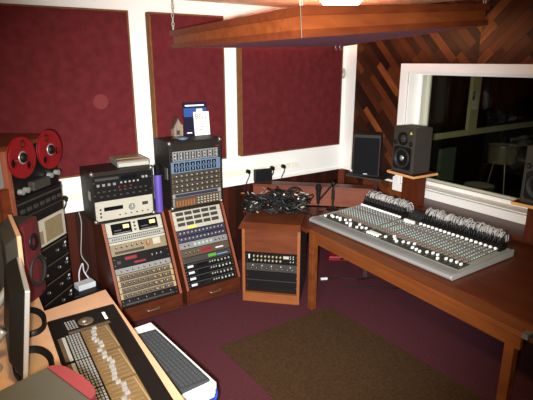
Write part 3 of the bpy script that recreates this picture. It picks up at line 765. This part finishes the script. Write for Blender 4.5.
for x in (.06, ML_-.06):
    for y in (.06, .55): obj('foot', MB().mat(M_RUBBER).cyl((x, y, 0), (x, y, .013), .015, n=10), mxr)
obj('end_cap', MB().mat(M_LGREY).prism([(-.028, .004), (-.036, .019), (-.028, .036), (.0, .042), (.07, .039), (.68, .061), (.68, .010)], ML_, ML_+.008, 'x'), mxr)
obj('end_cap', MB().mat(M_LGREY).prism([(-.028, .004), (-.036, .019), (-.028, .036), (.0, .042), (.07, .039), (.68, .061), (.68, .010)], -.008, 0, 'x'), mxr)

# microphone stand on desk
ms = thing('microphone_stand', 'small black desk stand holding a microphone beside the console', 'microphone stand', (3.02, 3.285, DZT), 0)
obj('base', MB().mat(M_BLACK).lathe([(.001, .012), (.045, .012), (.06, .004), (.06, 0), (.001, 0)], (0, 0, 0), 'z', 20), ms)
obj('pole', MB().mat(M_BLACK).cyl((0, 0, .01), (0, 0, .25), .010, n=10).cyl((0, 0, .10), (0, 0, .19), .017, .014, 10), ms)
obj('clutch', MB().mat(M_BLACK).ball((0, 0, .255), .024, 12), ms)
e1 = Vector((-.150, .02, .115))
obj('boom_arm', MB().mat(M_BLACK).cyl((0.01, 0, .262), e1, .009, n=8), ms)
mi = thing('microphone', 'black handheld microphone hanging head-up from the desk stand arm', 'microphone', (3.02-.165, 3.305, DZT))
obj('handle', MB().mat(M_BLACK).cyl((0, 0, .08), (0, 0, .20), .013, .022, 12), mi)
obj('grille', MB().mat(M_GRILLE).ball((0, 0, .232), .031, 14, (1, 1, 1.3)), mi)
obj('cable', MB().mat(M_BLACK).tube(spline([(0, 0, .09), (0, 0, .03), (.005, -.01, .006), (.05, -.02, .006)]), .004), mi)

# ---------------------------------------------------------------- studio monitors on posts
def cone(mb, c, r, axis='y'):
    mb.mat(M_RUBBER).lathe([(r*1.12, .001), (r*1.12, -.008), (r*1.0, -.010), (r*.92, -.004), (r*.86, .0)], c, axis, 28)
    mb.mat(M_CONE).lathe([(r*.86, .0), (r*.35, .035), (r*.33, .022), (r*.18, .012), (.001, .008)], c, axis, 28)
def studio_monitor(label, loc, rz, side):
    t = thing('studio_monitor', label, 'speaker', loc, rz, 'grey studio monitors in front of the window')
    W, Hh, D = .265, .43, .235
    obj('cabinet', MB().mat(M_SPK).box(-W/2, 0, 0.004, W/2, D, Hh), t, bevel=.012)
    b = MB().mat(M_BLACK).prism([(x, z) for x, z in ((-.09, .04), (-.105, .06), (-.105, .23), (-.085, .25), (.085, .25), (.105, .23), (.105, .06), (.09, .04))], -.006, .001, 'y')
    obj('woofer_bezel', b, t)
    m = MB(); cone(m, (0, -.010, .145), .085); wo = obj('woofer', m, t)
    obj('dust_cap', MB().mat(M_SILVER).ball((0, -.004, .145), .026, 12, (1, .5, 1)), wo, label='shiny dust cap')
    m = MB().mat(M_BLACK).lathe([(.062, .0), (.062, -.006), (.052, -.006), (.03, .006), (.001, .008)], (0, -.004, .325), 'y', 26)
    tw = obj('tweeter', m, t)
    obj('dome', MB().mat(M_DGREY).ball((0, 0, .325), .017, 12, (1, .6, 1)), tw)
    for x in (-.095, .095): obj('port', MB().mat(M_BLACK).lathe([(.022, .001), (.022, -.004), (.015, -.004), (.001, .004)], (x, -.001, .285), 'y', 16), t)
    obj('badge', MB().mat(M_YEL).prism([(.075, .372), (.105, .372), (.09, .398)], -.003, .001, 'y'), t, label='yellow badge')
    obj('pad', MB().mat(M_RUBBER).box(-W/2+.02, .02, 0, W/2-.02, D-.02, .004), t)
    return t
def monitor_shelf(label, loc, rz):
    t = thing('speaker_stand', label, 'speaker stand', loc, rz, 'speaker shelves on posts below the window')
    obj('shelf_board', MB().mat(M_POST).box(-.165, -.02, .302, .165, .30, .32).mat(M_WOODSH).box(-.165, -.024, .300, .165, -.02, .322).box(-.169, -.024, .300, -.165, .30, .322).box(.165, -.024, .300, .169, .30, .322), t)
    obj('post', MB().mat(M_POST).box(-.10, .12, 0, .10, .22, .302), t)
    return t
rzM = R(-90-4)
SX = 3.555
monitor_shelf('wooden speaker shelf on post left of the console middle, near the corner', (SX+.01, 2.945, .766), R(-94))
studio_monitor('grey studio monitor nearest the room corner, on a wooden shelf', (SX+.01, 2.955, 1.0865), R(-94), 0)
monitor_shelf('wooden speaker shelf on post at the right edge of the photo', (SX-.03, 1.675, .766), R(-86))
studio_monitor('grey studio monitor at the right edge of the photo, cut off', (SX-.03, 1.665, 1.0865), R(-86), 0)
# black bookshelf speaker on its bracket
bs = thing('bookshelf_speaker', 'black bookshelf speaker with cloth grille beside the room corner', 'speaker', (3.545, 3.39, .976), R(-52))
W, Hh, D = .27, .42, .22
obj('cabinet', MB().mat(M_CASE).box(-W/2, 0, 0, W/2, D, Hh), bs, bevel=.004)
obj('grille', MB().mat(M_GRILLE).box(-W/2+.012, -.014, .012, W/2-.012, 0, Hh-.03), bs, bevel=.006)
obj('badge', MB().mat(M_PALEG).box(-.02, -.0165, .022, .02, -.013, .03), bs)
sh = thing('speaker_stand', 'dark shelf on a post under the black bookshelf speaker', 'speaker stand', (3.53, 3.385, 0), R(-72))
obj('shelf_board', MB().mat(M_CASE).box(-.2, -.03, .958, .2, .30, .976).mat(M_DGREY).box(-.2, -.033, .960, .2, -.03, .974), sh)
obj('post', MB().mat(M_POST).box(-.06, .10, 0, .06, .20, .958), sh)

# ---------------------------------------------------------------- floor mat and things under the desk
mt_ = MB().mat(M_MAT).box(1.545, 1.30, 0, 2.665, 2.88, .005)
for i in range(40):
    for j in range(52):
        x, y = 1.60+i*.0262, 1.36+j*.0285
        if (i+j) % 2 == 0: mt_.box(x, y, .005, x+.014, y+.014, .0075)
tag(obj('floor_mat', mt_), 'dark brown textured mat lying on the purple carpet', 'mat')
fc = thing('floor_cable', 'black cable with white plug lying on the carpet under the desk', 'cable', (2.95, 3.28, 0))
obj('cord', MB().mat(M_BLACK).tube(spline([(.05, .05, .006), (.18, -.02, .006), (.30, -.14, .006), (.45, -.20, .006), (.62, -.36, .006), (.5, -.5, .006), (.28, -.34, .006), (.1, -.2, .006)]), .006), fc)
obj('plug', MB().mat(M_WPLAST).cyl((.0, .06, .014), (.06, .03, .014), .014, n=10), fc, label='white plug')
rb = thing('storage_case', 'flat red case lying on the floor under the riser, behind the desk', 'case', (3.34, 3.66, 0), R(-35))
obj('case_body', MB().mat(M_RED).box(0, 0, 0, .28, .12, .05), rb, bevel=.008)
obj('clasp', MB().mat(M_BLACK).box(.12, -.006, .015, .16, 0, .04), rb, bevel=.002)
lt = obj('latch', MB().mat(M_BLACK).box(6.50, LY1-.06, 1.55, 6.54, LY1-.05, 1.68), bpy.data.objects['trim_7'])

# ---------------------------------------------------------------- beige desk on the left
bd = thing('beige_desk', 'beige laminate desk holding the control surface and screens', 'desk', (-.35, 1.15, 0))
BZ = .75
def bl(x, y): return (x+.35, y-1.15)
poly = [bl(*p) for p in ((.672, 1.15), (.722, 2.80), (.358, 2.725), (.375, 3.17), (.15, 2.94), (-.35, 2.94), (-.35, 1.15))]
obj('desk_top', MB().mat(M_BEIGE).prism(poly, BZ-.03, BZ), bd, bevel=.003)
obj('side_panel', MB().mat(M_BEIGED).box(.62+.35, .03, 0, .645+.35, 1.5, BZ-.03), bd)
obj('end_panel', MB().mat(M_BEIGED).box(.05, 1.52, 0, .65, 1.545, BZ-.03), bd)
obj('end_panel', MB().mat(M_BEIGED).box(.0, .03, 0, .62+.35, .055, BZ-.03), bd)
for (gx, gy) in ((.262, 2.62), (.212, 2.19)):  # raised oval pieces stand in for cut-outs in the desk top
    g = thing('cutout_standin', 'oval black rimmed tan stand-in tray on the beige desk, '+('nearer the far red speaker' if gy > 2.5 else 'nearer the grey speaker top'), 'cutout', (gx, gy, BZ), 0, 'oval cutout stand-ins on the beige desk')
    S = Matrix.Diagonal((1, 1.75, 1, 1))
    obj('rim', MB(S).mat(M_BLACK).lathe([(.085, .0), (.085, .03), (.078, .03), (.074, .006), (.001, .006)], (0, 0, 0), 'z', 36), g, label='dark rim')
    obj('disc', MB(S).mat(M_BEIGED).cyl((-.008, -.004, .006), (-.008, -.004, .012), .068, n=36), g)
# control surface
cs_ = thing('control_surface', 'black and bronze control surface with faders set on the beige desk', 'control surface', (.345, 1.30, BZ+.001), R(0)); cs_.scale = (1, 1, .4)
CWd, CLn = .315, 1.27        # x extent, y extent
yq = lambda f: f*CLn
obj('housing', MB().mat(M_DEVBK).hexa([(-.068, 0, 0), (.28, 0, 0), (.355, CLn, 0), (-.004, CLn, 0)], [(-.068, 0, .03), (.28, 0, .03), (.355, CLn, .03), (-.004, CLn, .03)]), cs_, bevel=.012)
def shx(y): return -.062+.066*y/CLn
def cpad(name, x0, x1, y0, y1, mt, h=.034, label=None):
    a, b = shx(y0), shx(y1)
    return obj(name, MB().mat(mt).hexa([(x0+a, y0, .029), (x1+a, y0, .029), (x1+b, y1, .029), (x0+b, y1, .029)], [(x0+a, y0, h), (x1+a, y0, h), (x1+b, y1, h), (x0+b, y1, h)]), cs_, None, label)
bank = 4
by0, bly = .06, .245
fcap = MB().mat(M_SILVER).box(-.011, -.006, 0, .011, .006, .035).mesh('fader_cap')
bkey = MB().mat(M_DGREY).box(-.006, -.006, 0, .006, .006, .006).mesh('button')
for k in range(bank):
    y0 = by0+k*(bly+.006); y1 = y0+bly
    fp = cpad('fader_bank', .125, .265, y0, y1, M_DEVBR, .034, 'bronze fader bank')
    gl = MB().mat(M_CREAM2)
    for j in range(8):
        y = y0+(j+.5)*bly/8; a = shx(y)
        gl.box(.14+a, y-.001, .034, .245+a, y+.001, .0348)
        link('fader_cap', fcap, cs_, T((a+.17+.012*math.sin(k*2+j*1.1)+.02*rnd.random(), y, .034)))
    gl.box(.258+shx(y0), y0+.01, .034, .264+shx(y0), y1-.01, .0346)
    obj('fader_scale', gl, cs_)
    cpad('display_strip', .03, .046, y0+.01, y1-.01, M_LGREY, .036, 'pale display strip'); cpad('display_strip', .012, .028, y0+.01, y1-.01, M_BROWNM, .036)
    km = MB().mat(M_GREY)
    for j in range(11):
        for c in range(5):
            y = y0+(j+.5)*bly/11; x = .058+c*.0135+shx(y); km.box(x-.0045, y-.007, .030, x+.0045, y+.007, .037)
    kb = obj('button_block', km, cs_)
yt = by0+bank*(bly+.006)
cpad('label_strip', .07, .28, yt+.002, yt+.024, M_BROWNM, .035, 'bronze strip')
cpad('transport_panel', .05, .33, yt+.035, yt+.15, M_BLACK, .034)
jw = thing and obj('jog_wheel', MB().mat(M_BROWNM).lathe([(.04, .029), (.04, .044), (.034, .05), (.001, .046)], (.175+shx(yt), yt+.085, 0), 'z', 26), cs_)
obj('wheel_cap', MB().mat(M_SILVER).ball((.165+shx(yt), yt+.08, .05), .012, 10), jw)
cpad('display_strip', .265, .28, yt+.05, yt+.13, M_PAPER, .038, 'white strip')
km = MB().mat(M_GREY)
for j in range(5):
    for c in range(4): km.box(.075+c*.014+shx(yt), yt+.045+j*.019, .03, .084+c*.014+shx(yt), yt+.058+j*.019, .038)
obj('button_block', km, cs_)

# screens seen from behind
def screen(label, loc, rz, W, Hh, edge, lean, back, group):
    t = thing('computer_monitor', label, 'computer monitor', loc, rz, group)
    # local: screen lies in x-z plane, front at -y
    L_ = T((0, 0, .06)) @ RX(lean)
    obj('bezel', MB().mat(edge).box(-W/2, -.020, 0, W/2, .0, Hh), t, L_, bevel=.004)
    obj('screen', MB().mat(M_SCRN).box(-W/2+.02, -.022, .02, W/2-.02, -.019, Hh-.02), t, L_)
    obj('back_shell', MB().mat(back).hexa([(-W/2+.001, 0, .001), (W/2-.001, 0, .001), (W/2-.001, .0, Hh-.001), (-W/2+.001, .0, Hh-.001)], [(-W/2+.06, .05, .06), (W/2-.06, .05, .06), (W/2-.06, .05, Hh-.06), (-W/2+.06, .05, Hh-.06)]), t, L_, bevel=.006)
    obj('stand_arm', MB().mat(M_SILVER).tube(spline([(0, .045, Hh*.45), (0, .10, Hh*.3), (0, .14, .1), (0, .14, .014)]), .022, 10), t, label='silver arm')
    obj('stand_base', MB().mat(M_SILVER).lathe([(.001, .022), (.05, .02), (.066, .008), (.07, 0), (.001, 0)], (0, .14, 0), 'z', 28), t, label='silver base')
    return t
screen('silver edged flat screen in front, seen from behind at the left edge', (.166, 2.27, BZ+.001), R(86), .50, .40, M_SILVER, R(8), M_BLACK, 'flat screens on the beige desk')
screen('beige edged flat screen farther back, seen from behind at the left edge', (.234, 2.62, BZ+.001), R(88), .40, .50, M_BEIGE, R(2), M_DGREY, 'flat screens on the beige desk')

# red speakers
def red_speaker(label, loc, rz, W=.235, Hh=.46, D=.30):
    t = thing('red_speaker', label, 'speaker', loc, rz, 'red fronted speakers')
    obj('cabinet', MB().mat(M_TOPGREY).box(-W/2, .03, 0, W/2, D, Hh), t, bevel=.006)
    front = [(-W/2, .03), (-W/2+.01, .008), (-W/2+.04, -.006), (0, -.014), (W/2-.04, -.006), (W/2-.01, .008), (W/2, .03)]
    obj('front_baffle', MB().mat(M_REDSP).prism(front, .0, Hh, 'z'), t, label='red front')
    m = MB(); cone(m, (0, -.014, .16), .085); obj('woofer', m, t)
    m = MB().mat(M_BLACK).lathe([(.05, .004), (.05, -.006), (.04, -.006), (.001, .004)], (0, -.012, .34), 'y', 24); obj('tweeter', m, t)
    return t
red_speaker('red fronted speaker at the far end of the beige desk', (.372, 2.95, BZ+.001), R(54), D=.155)
red_speaker('red fronted speaker with grey top at the bottom left corner', (.235, 1.32, BZ+.001), R(107))

# speaker stand for near one
ns = thing('speaker_stand', 'short dark riser under the near red fronted speaker', 'speaker stand', (0, 0, 0)) if False else None

# white cart and keyboard, blue tub
ct = thing('utility_cart', 'white plastic cart beside the beige desk, carrying a keyboard', 'cart', (.762, 1.83, 0), R(4))
CTW, CTL, CTH = .206, .74, .565
obj('top_tray', MB().mat(M_WPLAST).box(0, 0, CTH-.04, CTW, CTL, CTH).box(CTW-.012, .01, CTH-.075, CTW, CTL-.01, CTH-.04), ct, bevel=.012)
obj('edge_rail', MB().mat(M_PALEG).box(.02, -.012, CTH-.07, CTW-.02, .004, CTH-.035), ct, bevel=.004)
for lx in (.005, CTW-.035):
    for ly in (.30, CTL-.05): obj('leg', MB().mat(M_WPLAST).box(lx, ly, 0, lx+.03, ly+.03, CTH-.04), ct)
kbd = thing('computer_keyboard', 'dark grey computer keyboard lying on the white cart', 'keyboard', (.778, 1.855, CTH), R(4))
KW, KL = .165, .60
obj('case', MB().mat(M_KBD).hexa([(0, 0, 0), (KW, 0, 0), (KW, KL, 0), (0, KL, 0)], [(0, 0, .03), (KW, 0, .016), (KW, KL, .016), (0, KL, .03)]), kbd, bevel=.004)
key = MB().mat(M_KEYG).box(-.0075, -.0125, 0, .0075, .0125, .006).mesh('key')
nk = 0; restk = MB().mat(M_KEYG)
for c in range(6):
    for j in range(18):
        x = .016+c*.0235+.004; y = .03+j*.0315
        if j in (4,) and c < 1: continue
        zt = .03-.014*(x/KW)
        if nk < 98: link('key', key, kbd, T((x, y, zt)) @ Matrix.Rotation(R(4.8), 4, 'Y')); nk += 1
        else: restk.box(x-.0075, y-.0125, zt, x+.0075, y+.0125, zt+.006)
ro = obj('key_row', restk, kbd); ro['kind'] = 'stuff'
tb = thing('storage_tub', 'blue plastic tub standing under the near end of the white cart', 'tub', (.86, 1.50, 0), R(3))
tm = MB().mat(M_BLUETUB).lathe([(.001, .012), (.08, .012), (.10, .45), (.112, .452), (.114, .47), (.104, .474), (.095, .455), (.075, .02), (.001, .02)], (0, 0, 0), 'z', 36)
tb_o = obj('tub_body', tm, tb)
obj('base', MB().mat(M_BLUETUB).cyl((0, 0, 0), (0, 0, .012), .08, n=30), tb)
tb.location = (.892, 1.935, 0)

# things behind the desk end
ub = thing('floor_box', 'low black equipment box on the floor behind the beige desk', 'box', (.62, 3.86, 0), 0)
obj('body', MB().mat(M_BLACK).box(0, 0, .012, .36, .30, .24), ub, bevel=.008)
for fx in (.02, .30):
    for fy in (.02, .24): obj('foot', MB().mat(M_RUBBER).cyl((fx+.02, fy+.02, 0), (fx+.02, fy+.02, .014), .018, n=10), ub)
ad = thing('adapter_box', 'pale grey adapter box with white cords on the low black box', 'adapter', (.80, 3.93, .24), R(10))
obj('body', MB().mat(M_PALEG).box(0, 0, 0, .15, .10, .05), ad, bevel=.006)
obj('cord', MB().mat(M_PALEG).tube(spline([(.05, .10, .03), (.08, .16, .10), (.11, .14, .18), (.12, .15, .10), (.15, .10, .02), (.20, .12, -.02)]), .006), ad)
ad2 = thing('power_adapter', 'small black adapter with white label on the low black box', 'adapter', (.66, 3.90, .24), R(15))
obj('body', MB().mat(M_BLACK).box(0, 0, 0, .10, .07, .04), ad2, bevel=.004)
obj('sticker', MB().mat(M_PALEG).box(.02, -.001, .012, .08, .0, .032), ad2, label='white sticker')
wc = thing('wall_cable', 'thin pale cable hanging down the dark boards left of the racks', 'cable', (.93, YW-.03, 0))
obj('cord', MB().mat(M_LGREY).tube(spline([(.0, .0, .84), (.01, -.005, .75), (-.005, -.005, .6), (-.02, -.01, .45), (.02, -.04, .35), (-.02, -.08, .30)]), .005), wc)

# ---------------------------------------------------------------- tape machine
TH = R(46)
tmx = thing('tape_machine', 'tall wooden cabinet with reel tape machine behind the red speaker', 'tape machine', (.512, 3.390, 0), TH)
# local: x along front, front face -y ; centre of reels at x=0
TW = .235
obj('cabinet_side', MB().mat(M_RACKW).box(TW, .02, 0, TW+.02, .50, 1.585), tmx)
obj('cabinet_side', MB().mat(M_RACKE).box(-TW-.03, -.0, 0, -TW, .50, 1.585), tmx)
obj('cabinet_top', MB().mat(M_CAB).box(-TW-.12, .02, 1.585, TW+.02, .50, 1.61), tmx)
obj('cabinet_back', MB().mat(M_CABDK).box(-TW-.12, .48, 0, TW, .50, 1.585), tmx)
obj('cabinet_side', MB().mat(M_RACKW).box(-TW-.14, 0, 0, -TW-.12, .50, 1.61), tmx)
obj('door', MB().mat(M_CLOUDE).box(-TW-.12, .01, 0, -TW-.03, .03, 1.36), tmx, label='orange brown door')
obj('side_unit', MB().mat(M_GREY).box(-TW-.10, .03, 1.37, -TW-.04, .3, 1.58), tmx, label='grey unit')
obj('deck_panel', MB().mat(M_BLACKM).box(-TW, .01, 1.28, TW, .20, 1.585), tmx)
tp = obj('transport_panel', MB().mat(M_BLACK).box(-TW, -.01, 1.09, TW, .20, 1.28).mat(M_DGREY).box(-TW, -.013, 1.24, TW, -.01, 1.252).box(-TW, -.013, 1.15, TW, -.01, 1.156), tmx)
for x in (-.19, -.14, .12, .20): obj('tape_guide', MB().mat(M_SILVER).cyl((x, -.0, 1.34+.02*math.sin(x*9)), (x, -.03, 1.34+.02*math.sin(x*9)), .018, n=14), tmx)
obj('head_cover', MB().mat(M_DGREY).box(-.09, -.035, 1.30, .09, .01, 1.36), tmx, bevel=.006)
for x in frange(-.2, .2, 7): obj('button', MB().mat(M_DGREY).box(x-.02, -.018, 1.185, x+.02, -.01, 1.21), tmx)
mp_ = obj('meter_panel', MB().mat(M_CREAM).box(-TW, -.008, .90, TW, .20, 1.085), tmx, label='cream meter panel')
for x0, x1, z0, z1 in ((.0, .20, .92, 1.065), (-.21, -.03, .92, 1.01)):
    obj('meter', MB().mat(M_CREAM2).box(x0, -.012, z0, x1, -.007, z1), mp_)
for k in range(6):
    mz = .12+k*.129
    eu = obj('electronics_unit', MB().mat(M_BLACK).box(-TW, -.006, mz, TW, .20, mz+.118).mat(M_BROWNM).box(-TW, -.010, mz+.110, TW, -.006, mz+.116), tmx)
    for x in (-.2, -.05, .10, .19): link('knob', knob_mesh(.013, M_DGREY), eu, T((x, -.006, mz+.055)))
    obj('indicator', MB().mat(M_PALEG).box(.20, -.009, mz+.07, .216, -.005, mz+.085), eu)
obj('base', MB().mat(M_BLACK).box(-TW, .01, 0, TW, .46, .115), tmx)
# reels
def reel_mesh():
    bm = MB().mat(M_REEL); n, r0, r1, m = 90, .036, .127, 20
    for side in (0.0, -.004):
        pass
    vs = []; fs = []
    for i in range(m+1):
        r = r0+(r1-r0)*i/m
        for k in range(n):
            t = 2*math.pi*k/n; vs.append((r*math.cos(t), 0, r*math.sin(t)))
    for i in range(m):
        r = r0+(r1-r0)*(i+.5)/m
        for k in range(n):
            t = 2*math.pi*(k+.5)/n; x, z = r*math.cos(t), r*math.sin(t)
            if any((x-.084*math.cos(h))**2+(z-.084*math.sin(h))**2 < .030**2 for h in (R(75), R(195), R(315))): continue
            fs.append((i*n+k, i*n+(k+1) % n, (i+1)*n+(k+1) % n, (i+1)*n+k))
    bm.add(vs, fs)
    o = len(vs)
    bm.add([(p[0], -.0025, p[2]) for p in vs], [tuple(reversed(f)) for f in fs])
    bm.lathe([(.127, 0), (.1285, -.00125), (.127, -.0025)], (0, 0, 0), 'y', 90)
    return bm
FL = reel_mesh().mesh('flange')
def reel(x, rot, label):
    loc = tmx.matrix_basis @ Vector((x, 0, 0))
    loc = T((.512, 3.390, 1.529)) @ RZ(TH) @ Vector((x, .01, 0))
    t = thing('tape_reel', label, 'tape reel', tuple(loc), TH, 'red tape reels')
    link('flange', FL, t, T((0, -.034, 0)) @ Matrix.Rotation(rot, 4, 'Y'))
    link('flange', FL, t, T((0, -.018, 0)) @ Matrix.Rotation(rot, 4, 'Y'))
    obj('tape_pack', MB().mat(M_BLACK).cyl((0, -.032, 0), (0, -.022, 0), .07, n=36), t) if False else None
    obj('hub', MB().mat(M_SILVER).lathe([(.040, -.004), (.040, -.038), (.033, -.040), (.033, -.03)], (0, 0, 0), 'y', 30).mat(M_BLACK).lathe([(.033, -.03), (.031, -.045), (.022, -.055), (.001, -.055)], (0, 0, 0), 'y', 30), t, label='black hub with silver ring')
    obj('spindle', MB().mat(M_STEEL).cyl((0, 0, 0), (0, -.02, 0), .02, n=14), t)
reel(-.145, R(0), 'red tape reel on the left spindle of the tape machine')
reel(.145, R(-150), 'red tape reel on the right spindle of the tape machine')

# ---------------------------------------------------------------- things in the live room
def drum(label, x, y, r, h, z, shell, leg=True, tilt=0):
    t = thing('drum', label, 'drum', (x, y, 0), 0, 'drums beyond the window')
    obj('shell', MB().mat(shell).cyl((0, 0, z), (0, 0, z+h), r, n=26), t)
    obj('head', MB().mat(M_SKIN).cyl((0, 0, z+h), (0, 0, z+h+.006), r*.97, n=26), t)
    obj('rim', MB().mat(M_STEEL).lathe([(r, z+h-.01), (r+.008, z+h-.01), (r+.008, z+h+.012), (r, z+h+.012)], (0, 0, 0), 'z', 26), t)
    if leg:
        for k in range(3):
            a = k*2.094; obj('leg', MB().mat(M_STEEL).cyl((r*.5*math.cos(a), r*.5*math.sin(a), z+.02), (r*1.2*math.cos(a), r*1.2*math.sin(a), 0.002), .009, n=8), t)
drum('low wide drum on legs seen dimly through the window', 5.72, 3.46, .18, .15, .40, M_DRUM)
drum('tall pale drum on legs beyond the window glass', 6.1, 3.42, .17, .22, .82, M_DRUM)
def pad_panel(x0, x1, z0, z1, label):
    t = thing('acoustic_screen', label, 'acoustic screen', (x0, LY1-.25, 0))
    obj('board', MB().mat(M_LIVEP).box(0, 0, .04, x1-x0, .05, z1), t, bevel=.006)
    for fx in (.03, x1-x0-.09): obj('foot', MB().mat(M_BLACK).box(fx, -.12, 0, fx+.06, .17, .04), t)
pad_panel(5.62, 5.95, .3, .95, 'pale green upright screen seen behind the window glass')
cy = thing('cymbal_stand', 'cymbal on a thin stand seen through the window', 'cymbal', (5.98, 2.92, 0))
obj('pole', MB().mat(M_STEEL).cyl((0, 0, .3), (0, 0, .95), .011, n=8), cy)
obj('cymbal', MB().mat(M_CREAM2).lathe([(.001, .97), (.03, .965), (.2, .94), (.2, .937), (.03, .96), (.001, .962)], (0, 0, 0), 'z', 30), cy)
for k in range(3):
    a = k*2.094+.3; obj('leg', MB().mat(M_STEEL).cyl((0, 0, .38), (.25*math.cos(a), .25*math.sin(a), .002), .009, n=8), cy)

# ---------------------------------------------------------------- camera and light
cam = bpy.data.cameras.new('camera'); co = bpy.data.objects.new('camera', cam); COL.objects.link(co)
yaw, tlt = R(34.5), R(16.0)
co.location = (0, 0, 2.1)
co.rotation_euler = (R(90)-tlt, 0, -yaw)
cam.sensor_width = 36; cam.lens = 485.0/533*36; cam.clip_start = .05
bpy.context.scene.camera = co
fl = bpy.data.lights.new('camera_flash', 'SPOT'); fl.energy = 1480; fl.spot_size = R(72); fl.spot_blend = 1.0; fl.shadow_soft_size = 0.03; fl.color = (.97, .985, 1.0)
fo = bpy.data.objects.new('camera_flash', fl); COL.objects.link(fo); fo.location = (-.05, .03, 2.05); fo.rotation_euler = (R(90)-tlt+R(1.5), 0, -yaw+R(0))
wd = bpy.data.worlds.new('world'); bpy.context.scene.world = wd; wd.use_nodes = True
wd.node_tree.nodes['Background'].inputs[0].default_value = (.02, .018, .016, 1)
vs = bpy.context.scene.view_settings
vs.view_transform = 'Standard'; vs.look = 'None'; vs.exposure = 0.0; vs.gamma = 1.0; vs.use_curve_mapping = False
